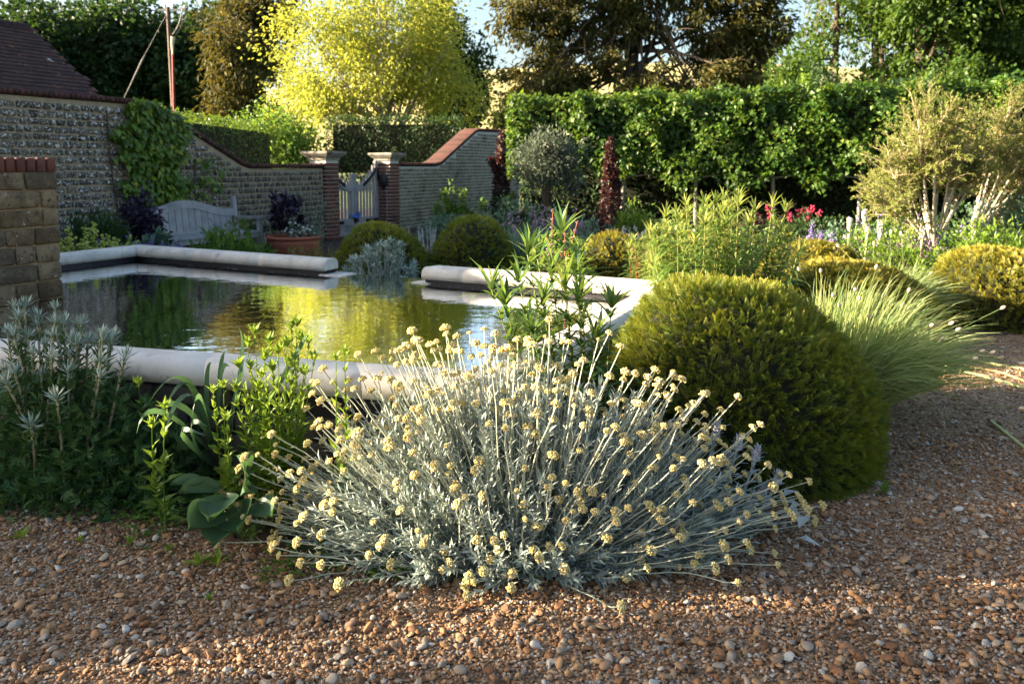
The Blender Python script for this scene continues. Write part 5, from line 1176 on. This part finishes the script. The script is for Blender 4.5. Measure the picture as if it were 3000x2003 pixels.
for k in range(58):
    u = rng.random(); px = 1885 + 460 * u; yy = 600 + 130 * (2 * u - 1) ** 2 + (rng.random() ** 1.5) * 110; tops.append(at(px, yy, rng.uniform(5.6, 6.7)))
tops += wt((2065, 600, 6.0), (2120, 590, 6.1), (2165, 585, 5.9), (2262, 610, 6.2), (1950, 640, 6.0), (2010, 605, 6.1), (2300, 625, 6.0), (1905, 690, 5.9))
willow('big sunlit clump of willow-leaved stems behind the large yew dome', tops, lambda t: np.array([1.58 + .72 * (t[0] - 1.58) + rng.normal() * .03, 6.1 + .6 * (t[1] - 6.1), 0.]), 'willow', 11, .215, 'greenstem', .005)
willow('lower willow-leaved clump by the back coping, left of the big sunlit clump', [at(1840 + 120 * rng.random(), 700 + 60 * rng.random(), rng.uniform(7.2, 7.7)) for k in range(26)], lambda t: np.array([1.24 + .6 * (t[0] - 1.24), 7.4, 0.]), 'willow', 7, .16, 'redstem', .004)
ac = thing('lime_seedling_clump', 'bright lime leafy clump spilling over the pool corner', 'plant', (1.55, 5.75, 0)); tl = [at(1925 + 40 * rng.random(), 850 + 60 * rng.random(), 5.6 + .2 * rng.random()) for k in range(14)]; b = np.tile([1.5, 5.75, 0.], (14, 1)) + rng.normal(size=(14, 3)) * [.06, .05, 0]
P = bez(b, (b + np.array(tl)) / 2, np.array(tl), 6); part('stems', [ch(tubes(P, .003, 4))], M['lime'], ac, 'stuff'); v = leaves_along(P, 12, .3, 1., OVAL, .07, .9, 'random', .2); part('leaves', [ch(v)], M['lime'], ac, 'stuff')

# ------------------------------------------------------------------ dusky whorled spikes behind the back coping
ph = thing('whorled_sage', 'sunlit clump with red stems carrying dusky pink whorls behind the back coping', 'plant', (gx(1645, 7.5), 7.5, 0))
for k, (px, py) in enumerate(((1620, 612), (1655, 635), (1692, 648), (1600, 690), (1640, 700), (1575, 720))):
    tpt = at(px, py, 7.45 + .05 * k); b = np.array([gx(1645, 7.5) + rng.normal() * .08, 7.5, 0.]); P = bez(b[None], ((b + tpt) / 2)[None], tpt[None], 8); st = part('flower_spike', [ch(tubes(P, np.linspace(.006, .004, 8)[None], 6))], M['redstem'], ph, smooth=True)
    tt = np.linspace(.45, .985, 8); pp, _ = along(P, tt[None]); nb = 9; a = np.tile(np.arange(nb) * 2 * math.pi / nb, 8); rr = np.repeat(.026 * (1.2 - tt * .75), nb); q = np.repeat(pp[0], nb, 0) + np.stack([np.cos(a) * rr, np.sin(a) * rr, rng.normal(size=72) * .004], 1)
    part('whorls', [ch(blobs(q, rr * .48))], M['pinkwhorl'], st, 'stuff')
mound_c = (gx(1630, 7.6), 7.6, 0)
n = 900; Pm, Nm = dome_pts(n, 1, 1, 2, 0); Pm = Pm * (1 - .6 * rng.random(n))[:, None] * [.42, .28, .82] + mound_c; v, f, r = scatter(OVAL, Pm, unit(Nm + rng.normal(size=(n, 3)) * .5), rdir(n) + [0, 0, 1.], rng.uniform(.05, .10, n)); part('leaves', [(v, f, 0, r)], M['lime'], ph, 'stuff')

# ------------------------------------------------------------------ silver spurge by the spillway
def rosette_plant(name, label, c, r, n, size, mat, stemmat, spike=False):
    t = thing(name, label, 'plant', c); C, N = dome_pts(n, 1, 1, 2.3, .05); C = C * rng.uniform(.8, 1.05, n)[:, None] * np.asarray(r) + np.asarray(c); b = np.asarray(c) + (C - np.asarray(c)) * [.35, .35, 0]
    P = bez(b, (b + C) / 2, C, 5); part('stems', [ch(tubes(P, .005, 4))], stemmat, t, 'stuff'); v = leaves_along(P, 24, .3, .95, leaf_card(.22, .1), size * .8, .9, 'random', .1); part('stem_leaves', [ch(v)], mat, t, 'stuff')
    for i in range(n):
        b1 = burst(C[i], N[i] * .5 + [0, 0, 1.], 18, size, (.1, 1.45), leaf_card(.22, .12)); part('rosette', [ch(b1)], mat, t)
    return t
rosette_plant('silver_spurge', 'mound of grey-green spiky rosettes filling the spillway gap', (gx(1112, 7.95), 7.95, 0), (.42, .20, .67), 85, .08, M['bract'], M['lamb'])

# ------------------------------------------------------------------ grasses
def grass(label, c, n, rad, h, spread, mat, wind=(0, 0), heads=(), hl=.03, bw=.004, name='grass_tuft', droop=.35):
    c = np.asarray(c, float); t = thing(name, label, 'grass', c, 'blue-green grass tufts'); a = rng.random(n) * 6.28; q = rng.random(n) ** .7; dr = np.stack([np.cos(a), np.sin(a), 0 * a], 1)
    b = c + dr * (rad * np.sqrt(rng.random(n)))[:, None]; hh = h * rng.uniform(.6, 1.05, n); tip = b + rng.normal(size=(n, 3)) * [.08, .08, 0] * h + dr * (q * spread)[:, None] + np.array([*wind, 0]) * rng.uniform(.5, 1, n)[:, None]; tip[:, 2] = c[2] + hh * (1 - droop * q) * (1 - .35 * q * rng.random(n))
    tip[:, 2] = np.maximum(tip[:, 2], .02); mid = b * .55 + tip * .45; mid[:, 2] = tip[:, 2] * .75 + .15 * h
    P = bez(b, mid, tip, 7); w_ = bw * np.array([.9, 1, 1, .95, .8, .55, .1]); part('blades', [ch(ribbons(P, w_[None], unit(np.cross(tip - b, rdir(n)))))], mat, t, 'stuff')
    for (hx, hy, hz) in heads:
        e = np.array([hx, hy, hz]); b0 = c + rng.normal(size=3) * [rad * .5, rad * .5, 0]; b0[2] = 0; md = b0 * .5 + e * .5; md[2] += .06; Pk = bez(b0[None], md[None], e[None], 9)
        st = part('seed_stalk', [ch(tubes(Pk, .0016, 4))], mat, t); ax = unit(e - Pk[0, -2]); u = np.linspace(0, 1, 6); sh = np.sin(u * math.pi) ** .6 * hl * .27 + .0005; part('seed_head', [ch(tubes((e + ax * (u[:, None] * hl))[None], sh[None], 7))], M['seedhead'], st, smooth=True)
    return t
hp = [(2345, 795, 4.3), (2405, 800, 4.4), (2440, 870, 4.2), (2505, 855, 4.3), (2565, 790, 4.4), (2515, 880, 4.1), (2660, 858, 4.3), (2395, 905, 4.3), (2545, 930, 4.1), (2640, 900, 4.4), (2725, 955, 4.0), (2780, 950, 4.2), (2800, 968, 4.1), (2930, 905, 4.2), (2755, 995, 4.1), (2870, 1030, 4.0), (2900, 1035, 3.9), (2925, 1048, 3.9), (2985, 1066, 3.9), (2900, 1110, 3.8), (2935, 1125, 3.8), (2985, 1195, 3.7), (2460, 900, 4.3), (2850, 1050, 3.9)]
grass('large pale grass tuft with nodding seed heads leaning over the gravel beside the big yew', (gx(2500, 4.7), 4.7, 0), 2500, .22, .86, .60, M['grassblade'], (.13, -.13), [tuple(at(*q)) for q in hp], .034, .0052, droop=.45)
hp2 = [(2610, 685, 7.8), (2560, 720, 7.8), (2640, 690, 7.9), (2690, 705, 7.8), (2510, 705, 7.9), (2480, 700, 7.9), (2720, 805, 7.5), (2735, 830, 7.5), (2735, 855, 7.5), (2740, 850, 7.4), (2770, 840, 7.5), (2460, 725, 7.8), (2430, 760, 7.6), (2660, 700, 7.8)]
grass('grass tuft with pale seed stalks between the dark yew dome and the right-hand one', (gx(2610, 7.5), 7.5, 0), 1300, .22, .62, .55, M['grassblade'], (.05, -.05), [tuple(at(*q)) for q in hp2], .05, .006)
grass('soft grass tuft among the centre perennials left of the whorled spikes', (gx(1535, 9.8), 9.8, 0), 900, .22, .75, .30, M['bluegreen'], (0, 0), (), .03, .008)
grass('soft grass tuft behind the small golden yew dome', (gx(1720, 10.6), 10.6, 0), 900, .25, .62, .45, M['bluegreen'], (0, 0), (), .03, .008)

# ------------------------------------------------------------------ hoses on the gravel
M['hose'] = solid('pale yellow-green hose', [(.34, .36, .14), (.42, .44, .20)], 20, .5, spec=.4); M['hosebrown'] = solid('tan hose', [(.28, .18, .08), (.36, .24, .12)], 20, .5, spec=.4)
def hose(label, pts, mat, r=.0095):
    P = np.array([gr(x, y, r * 1.1) for x, y in pts]); k = len(P); t = np.linspace(0, k - 1, 8 * k); i = np.clip(t.astype(int), 0, k - 2); u = (t - i)[:, None]; p0, p1, p2, p3 = P[np.maximum(i - 1, 0)], P[i], P[i + 1], P[np.minimum(i + 2, k - 1)]
    Cq = .5 * (2 * p1 + (p2 - p0) * u + (2 * p0 - 5 * p1 + 4 * p2 - p3) * u ** 2 + (3 * p1 - p0 - 3 * p2 + p3) * u ** 3); th = thing('garden_hose', label, 'hose', P[0], 'hoses lying on the gravel'); part('tube', [ch(tubes(Cq[None], r, 8))], mat, th, smooth=True); part('coupling', [ch(tubes(Cq[None, :2], r * 1.35, 8))], M['iron'], th)
hose('upper pale green hose crossing the gravel at the right edge', ((2740, 1030), (2800, 1042), (2880, 1060), (3000, 1080), (3150, 1100), (3800, 1150)), M['hose'])
hose('lower thicker pale green hose crossing the gravel at the right edge', ((2760, 1070), (2830, 1090), (2920, 1112), (3000, 1135), (3150, 1170), (3800, 1260)), M['hose'], .011)
hose('thin tan hose curving between the two pale ones', ((2780, 1060), (2860, 1076), (2930, 1090), (3000, 1115), (3100, 1150), (3800, 1300)), M['hosebrown'], .008)
hose('short length of pale hose running out of frame below the grass tuft', ((2900, 1230), (2950, 1270), (3000, 1310), (3100, 1390), (3500, 1600)), M['hose'], .009)

# ------------------------------------------------------------------ pot and planting in front of the wall
pc = np.array([gx(858, 12.3), 12.3, 0.]); pot = thing('terracotta_pot', 'wide terracotta bowl planter right of the bench', 'planter', pc)
part('bowl', [ch(lathe([(0, .02), (.26, .02), (.30, .05), (.38, .25), (.40, .33), (.37, .33), (.35, .26), (0, .24)], pc, 32))], M['terracotta'], pot, smooth=True)
part('rim', [ch(lathe([(.375, .33), (.42, .325), (.435, .35), (.42, .375), (.375, .372), (.36, .35), (.375, .33)], pc, 32))], M['terracotta'], pot, smooth=True)
part('soil', [ch(lathe([(0, .31), (.37, .31)], pc, 24))], M['soil'], pot)
pz = pc + [0, 0, .30]
mound('purple_foliage_plant', 'purple-black leafy plant growing in the terracotta bowl', 'plant', pz + [-.12, .05, .16], (.27, .22, .50), 900, OVALW, .085, M['purple'])
mound('white_flower_plant', 'trailing plant with white flowers in the terracotta bowl', 'plant', pz + [.14, -.08, 0], (.26, .2, .26), 500, OVAL, .05, M['bluegreen'])
fl = thing('white_blooms', 'cluster of white blooms over the rim of the terracotta bowl', 'flowers', pz + [.1, -.16, .15]); fb = pz + [.08, -.18, .16] + rng.normal(size=(34, 3)) * [.12, .05, .05]; part('blooms', [ch(blobs(fb, rng.uniform(.014, .026, 34)))], M['white'], fl, 'stuff')
clump('wall_shrub', 'tall loose green shrub against the wall behind the terracotta bowl', 'shrub', (gx(890, 13.3), 13.3, 0), 30, .16, 1.22, .30, OVAL, .07, 30, M['bluegreen'], M['bark'], .005)
mound('low_hedge', 'low dark clipped bush behind the arm of the bench', 'shrub', (gx(745, 13.0), 13.0, 0), (.75, .3, .50), 1800, OVAL, .05, M['deep'], 3.)
mound('pink_bud_shrub', 'leafy bush with pinkish tips in front of the bench', 'shrub', (gx(672, 9.7), 9.7, 0), (.58, .35, .66), 2400, CARDN, .085, M['mid'], out=.4, upb=1.2)
clump('pink_spire_plant', 'low plant with pinkish spires between the bowl and the broad yew dome', 'plant', (gx(925, 9.3), 9.3, 0), 60, .28, .60, .25, CARDN, .07, 16, M['mid'], M['redstem'], .004)
mound('purple_shrub', 'dark purple-blue leafy shrub left of the bench under the climber', 'shrub', (gx(405, 10.6), 10.6, 0), (.34, .28, .92), 2100, OVALW, .09, M['purple'])
mound('green_shrub', 'dark green feathery shrub against the wall beside the pier', 'shrub', (gx(245, 10.0), 10.0, 0), (.55, .25, .82), 2400, CARDN, .09, M['deep'], upb=1.0)
def flowered(t, P, n, z0, mat, s, name='flowers'):
    tt = rng.uniform(z0, 1, (len(P), n)); pp, _ = along(P, np.clip(tt, 0, .999)); q = pp.reshape(-1, 3) + rng.normal(size=(len(P) * n, 3)) * s * .9; part(name, [ch(blobs(q, s * rng.uniform(.6, 1.1, len(q))))], mat, t, 'stuff')
t, P = clump('acid_spurge', 'acid-green flowered spurge behind the left coping next to the pier', 'plant', (gx(205, 9.0), 9.0, 0), 24, .18, .86, .45, CARDN, .09, 26, M['mid'], M['mid'], .005); flowered(t, P, 20, .80, M['limeflower'], .022)
t, P = clump('acid_spurge', 'smaller acid-green spurge behind the left coping, nearer the pool corner', 'plant', (gx(290, 9.2), 9.2, 0), 20, .22, .66, .4, CARDN, .08, 24, M['mid'], M['mid'], .005); flowered(t, P, 18, .8, M['limeflower'], .02)
t, P = clump('catmint', 'violet-flowered catmint at the back corner of the pool', 'plant', (gx(370, 9.6), 9.6, 0), 60, .35, .68, .4, CARDN, .05, 20, M['bluegreen'], M['bluegreen'], .003); flowered(t, P, 14, .6, M['violet'], .013)
mound('grey_leaf_plant', 'blue-grey leafed plant at the left foot of the bench', 'plant', (gx(455, 9.9), 9.9, 0), (.28, .2, .58), 600, OVALW, .09, M['bluegreen'])

# ------------------------------------------------------------------ perennial border beyond the pool
M['oliveleaf'] = M['olive']
x = gx(1612, 14); tree('olive_tree', 'rounded grey-leaved olive tree against the pleached hedge', (x, 14, 0), .75, [dict(c=(x, 14, 1.45), r=(.78, .6, .62), nlobe=18, nclus=260, nleaf=9500, lsize=.075, lf=CARDN, sig=.08, seed=171, droop=-.4, lobe=.42)], M['olive'], M['bark'], .07, 26, 171)
def column(name, label, c, r, h, n, mat, ls, arm=None):
    t = thing(name, label, 'shrub', c); P, N = dome_pts(n, 1, 1, 3, 0); P = P * (1 - .4 * rng.random(n))[:, None] * [r, r, h] * np.array([1, 1, 1]); tap = 1 - .55 * (P[:, 2] / h) ** 1.5; P[:, :2] *= tap[:, None]; P = P + c
    if arm is not None:
        k = n // 6; u = rng.random((k, 1)); Pa = np.asarray(c) + np.asarray(arm[0]) * (1 - u) + np.asarray(arm[1]) * u + rng.normal(size=(k, 3)) * .04; P[:k] = Pa
    v, f, q = scatter(OVALW, P, unit(rng.normal(size=(n, 3)) + N * .4 + [0, 0, .4]), rdir(n) + [0, 0, .6], ls * rng.uniform(.7, 1.2, n)); part('foliage', [(v, f, 0, q)], mat, t, 'stuff'); part('trunk', [ch(tubes(np.array([[np.asarray(c), np.asarray(c) + [0, 0, h * .9]]]), np.array([[.03, .01]]), 6))], M['bark'], t)
column('burgundy_column', 'dark burgundy columnar shrub against the end of the buff wall', (gx(1470, 20), 20, 0), .26, 2.3, 2600, M['burgundy'], .09, ((0, 0, 1.0), (-.28, 0, 1.62)))
column('burgundy_column', 'dark burgundy columnar shrub in front of the hedge right of the olive', (gx(1790, 15.2), 15.2, 0), .24, 1.98, 2400, M['burgundy'], .08)
mound('dark_shrub', 'dark leafy shrub at the base of the burgundy column by the wall', 'shrub', (gx(1500, 17.5), 17.5, 0), (.8, .4, .75), 1600, OVAL, .09, M['deep'])
mound('wall_foot_shrub', 'fresh green shrub at the foot of the buff wall', 'shrub', (gx(1345, 16.5), 16.5, 0), (.52, .4, .80), 1700, OVALW, .09, M['mid'])
mound('wall_foot_shrub', 'blue-green shrub at the foot of the buff wall, in front of the fresh green one', 'shrub', (gx(1330, 15.0), 15.0, 0), (.6, .4, .50), 1500, OVAL, .08, M['bluegreen'])
t, P = clump('lambs_ear_spires', 'row of pale silvery spires between the two shaded yew domes', 'plant', (gx(1255, 11.5), 11.5, 0), 26, .24, .60, .12, OVAL, .06, 16, M['lamb'], M['lamb'], .007, .5)
PER = [('grey_artemisia', 'grey-green feathery mound behind the shaded yew dome', 1520, 13.0, .75, .45, .78, 2200, CARDN, .07, 'bluegreen'), ('leafy_perennial', 'bright fresh-green leafy mound at the back of the border', 1865, 13.2, .38, .3, .80, 1300, OVAL, .08, 'lime'),
       ('leafy_perennial', 'blue-green mound at the border centre behind the whorled spikes', 1690, 12.0, .7, .4, .62, 1900, OVAL, .065, 'bluegreen'), ('leafy_perennial', 'mid-green mound left of the small golden yew dome', 1640, 9.8, .5, .35, .55, 1700, OVAL, .07, 'mid'),
       ('bronze_perennial', 'dark bronze-leaved mound in the middle of the border', 1760, 13.2, .65, .35, .74, 1600, CARDN, .08, 'burgundy'), ('bronze_perennial', 'dark bronze-leaved mound beneath the red flowers', 2200, 13.5, .9, .4, .50, 1800, CARDN, .08, 'burgundy'),
       ('leafy_perennial', 'shaded green mound behind the big sunlit willow-leaved clump', 2080, 10.5, 1.0, .5, .66, 2400, OVAL, .07, 'mid'), ('leafy_perennial', 'sunlit yellow-green mound below the cream pokers', 2560, 9.6, .62, .4, .60, 2300, OVAL, .05, 'lime'),
       ('leafy_perennial', 'sunlit yellow-green mound under the pale twiggy tree', 2690, 9.3, .65, .4, .56, 2300, OVAL, .05, 'lime'), ('leafy_perennial', 'feathery green mound behind the right-hand yew dome', 2920, 9.4, .75, .4, .72, 2600, CARDN, .08, 'lime'),
       ('leafy_perennial', 'grey-green shrubby mound at the right edge under the second twiggy tree', 2965, 11.0, .7, .5, 1.05, 2200, OVAL, .07, 'bluegreen'), ('leafy_perennial', 'blue-green mound in front of the cream pokers', 2480, 10.6, .55, .4, .60, 1700, OVAL, .06, 'bluegreen'),
       ('leafy_perennial', 'dark green filler behind the golden yew dome', 2390, 11.5, .8, .4, .70, 2000, OVAL, .07, 'deep'), ('leafy_perennial', 'green filler among the purple haze left of the twiggy tree', 2640, 11.6, .9, .4, .66, 2200, OVAL, .06, 'mid'), ('leafy_perennial', 'dark green filler at the back under the right end of the hedge', 2850, 13.0, 1.3, .5, .6, 2600, OVAL, .08, 'deep'),
       ('leafy_perennial', 'green filler between the shaded yew domes and the whorled spikes', 1490, 10.4, .5, .35, .5, 1500, OVAL, .06, 'bluegreen'), ('leafy_perennial', 'dark low filler in front of the thin grey pleached trunk', 1990, 14.2, 1.0, .5, .42, 1800, OVAL, .08, 'deep')]
for nm, lab, px, Y, rx, ry, rz, n, lf, ls, mt in PER: mound(nm, lab, 'plant', (gx(px, Y), Y, 0), (rx, ry, rz), n, lf, ls, M[mt], upb=.7)
t, P = clump('purple_verbena', 'airy purple-flowered plant above the grey mound, right of the shaded dome', 'plant', (gx(1600, 11.2), 11.2, 0), 34, .35, 1.02, .22, CARDN, .06, 9, M['bluegreen'], M['purple'], .004); flowered(t, P, 9, .55, M['mauve'], .018)
t, P = clump('white_flower_clump', 'airy clump of tiny white flowers left of the willow-leaved clump', 'plant', (gx(1875, 12.2), 12.2, 0), 40, .3, .62, .4, CARDN, .05, 12, M['bluegreen'], M['mid'], .003); flowered(t, P, 7, .8, M['white'], .016)
t, P = clump('red_valerian', 'crimson flower sprays in the shade below the pleached hedge', 'plant', (gx(2290, 13.6), 13.6, 0), 22, .35, .92, .35, OVAL, .06, 9, M['burgundy'], M['burgundy'], .004); flowered(t, P, 14, .86, M['crimson'], .02)
t, P = clump('dusky_sage', 'dusky purple flower haze left of the pale twiggy tree', 'plant', (gx(2680, 10.2), 10.2, 0), 90, .55, .58, .3, CARDN, .04, 9, M['mid'], M['purple'], .003); flowered(t, P, 12, .7, M['mauve'], .012)
t, P = clump('white_daisies', 'scatter of white flowers in shade behind the cream pokers', 'plant', (gx(2560, 13), 13, 0), 34, .7, .58, .3, CARDN, .06, 10, M['mid'], M['mid'], .003); flowered(t, P, 4, .88, M['white'], .013)
t, P = clump('blue_campanula', 'lime-leaved clump with violet flowers right of the cream pokers', 'plant', (gx(2620, 12.2), 12.2, 0), 26, .3, .98, .3, OVAL, .06, 22, M['mid'], M['mid'], .004); flowered(t, P, 4, .6, M['violet'], .022)
t, P = clump('blue_campanula', 'violet-flowered clump at the foot of the second twiggy tree', 'plant', (gx(2900, 11.4), 11.4, 0), 30, .5, .80, .3, OVAL, .05, 18, M['mid'], M['mid'], .004); flowered(t, P, 4, .7, M['violet'], .022)
for k, (px, py, Y, h2) in enumerate(((2380, 645, 9.8, .30), (2405, 675, 9.7, .20), (2440, 678, 9.6, .2))):
    lab = ('tallest violet flower spire above the golden yew dome', 'short violet spire in the middle of the three above the golden dome', 'right-hand violet spire of the three above the golden dome')[k]; tpt = at(px, py, Y); b = np.array([tpt[0], Y, 0.]); t = thing('violet_spire', lab, 'flower', b, 'violet spires above the golden dome'); part('stem', [ch(tubes(np.array([[b, tpt]]), .005, 5))], M['bluegreen'], t)
    n = 60; u = rng.random(n); q = tpt - np.stack([0 * u, 0 * u, u * h2], 1) + rng.normal(size=(n, 3)) * [.028, .028, 0] * (.4 + u)[:, None]; part('florets', [ch(blobs(q, .006 + .014 * u))], M['violet'], t, 'stuff'); v, f, r = scatter(OVAL, np.tile(b, (20, 1)) + np.c_[np.zeros((20, 2)), rng.uniform(.1, tpt[2] - h2, 20)], unit(rng.normal(size=(20, 3))), np.tile([0, 0, 1.], (20, 1)), .08); part('leaves', [(v, f, 0, r)], M['bluegreen'], t, 'stuff')
for k, (px, py, Y, lab) in enumerate(((2490, 640, 10.4, 'leftmost cream flower poker by the pleached trunk'), (2534, 614, 10.6, 'tallest cream flower poker, second from the left'), (2542, 655, 10.2, 'short slim cream poker right in front of the tallest one'), (2580, 645, 10.3, 'broad cream flower poker right of the tallest one'), (2704, 664, 10.0, 'cream flower poker standing alone left of the twiggy tree'))):
    tpt = at(px, py, Y); b = np.array([tpt[0] - .04, Y, 0.]); t = thing('cream_poker', lab, 'flower', b, 'cream flower pokers'); part('stem', [ch(tubes(np.array([[b, (b + tpt) / 2 + [.01, 0, 0], tpt - [0, 0, .15]]]), np.array([[.012, .014, .018]]), 7))], M['seedhead'], t, smooth=True)
    n = 90; u = rng.random(n); hh = .16 if k != 3 else .24; a = rng.random(n) * 6.28; rr = (.026 if k != 2 else .018) * np.sin(np.clip(.25 + u * .75, 0, 1) * math.pi) ** .5 + .004; q = tpt - np.stack([-np.cos(a) * rr, -np.sin(a) * rr, u * hh], 1); part('flower', [ch(blobs(q, .011))], M['white'], t, 'stuff')

# ------------------------------------------------------------------ pale twiggy trees at the right
def twiggy(label, base, tips, seed, n2, n3):
    g = np.random.default_rng(seed); b = np.asarray(base, float); t = thing('twiggy_tree', label, 'tree', b, 'pale-stemmed twiggy trees'); T = np.array(tips); n = len(T); fork = b + [0, 0, .34]
    A = np.tile(fork, (n, 1)); P = bez(A, A * .45 + T * .55 + [0, 0, .06] + g.normal(size=(n, 3)) * .05, T, 9); part('trunk', [ch(tubes(np.array([[b - [0, 0, .03], b + [.01, 0, .17], fork]]), np.array([[.042, .038, .036]]), 8))], M['bark_pale'], t, smooth=True)
    part('limbs', [ch(tubes(P, np.linspace(.026, .005, 9)[None] * g.uniform(.35, 1, (n, 1)), 6))], M['bark_pale'], t, 'stuff', True)
    def sub(P, m, ln, r, up, lo):
        i = g.integers(0, len(P), m); u = g.uniform(lo, 1., (m, 1)); s, tt = along(P[i], np.clip(u, 0, .999)); s, tt = s[:, 0], tt[:, 0]; d = unit(tt + g.normal(size=(m, 3)) * .65 + [0, 0, up]); e = s + d * (ln * g.uniform(.4, 1.2, m))[:, None]; return bez(s, (s + e) / 2 + g.normal(size=(m, 3)) * .02 + [0, 0, .01], e, 5)
    P2 = sub(P, n2, .40, .004, .35, .5); P3 = sub(P2, n3, .20, .002, .2, .2); part('twigs', [ch(tubes(P2, np.linspace(.0055, .002, 5)[None], 4)), ch(tubes(P3, np.linspace(.0028, .0012, 5)[None], 3))], M['twigpale'], t, 'stuff')
    v = leaves_along(P3, 10, .15, 1., OVAL, .044, .9, 'random', .1); part('leaves', [ch(v)], M['smallgreen'], t, 'stuff')
b1 = np.array([gx(2748, 10.3), 10.3, .0])
twiggy('rounded pale-stemmed twiggy tree with tiny leaves in front of the pleached hedge', b1, [at(x, y, 10.3 + rng.normal() * .35) for x, y in ((2575, 545), (2600, 470), (2640, 410), (2690, 360), (2720, 330), (2760, 350), (2800, 370), (2840, 400), (2860, 450), (2880, 500), (2650, 480), (2700, 430), (2780, 430), (2820, 520), (2620, 560), (2740, 400), (2860, 360), (2590, 600))], 301, 420, 2300)
b2 = np.array([gx(2850, 10.9), 10.9, .0])
twiggy('second pale-stemmed twiggy tree leaning out of frame at the right edge', b2, [at(x, y, 10.9 + rng.normal() * .3) for x, y in ((2900, 420), (2930, 350), (2960, 310), (2990, 330), (3010, 400), (3060, 350), (3080, 450), (3040, 540), (2960, 460), (2985, 500), (3000, 580), (2890, 500))], 302, 280, 1500)
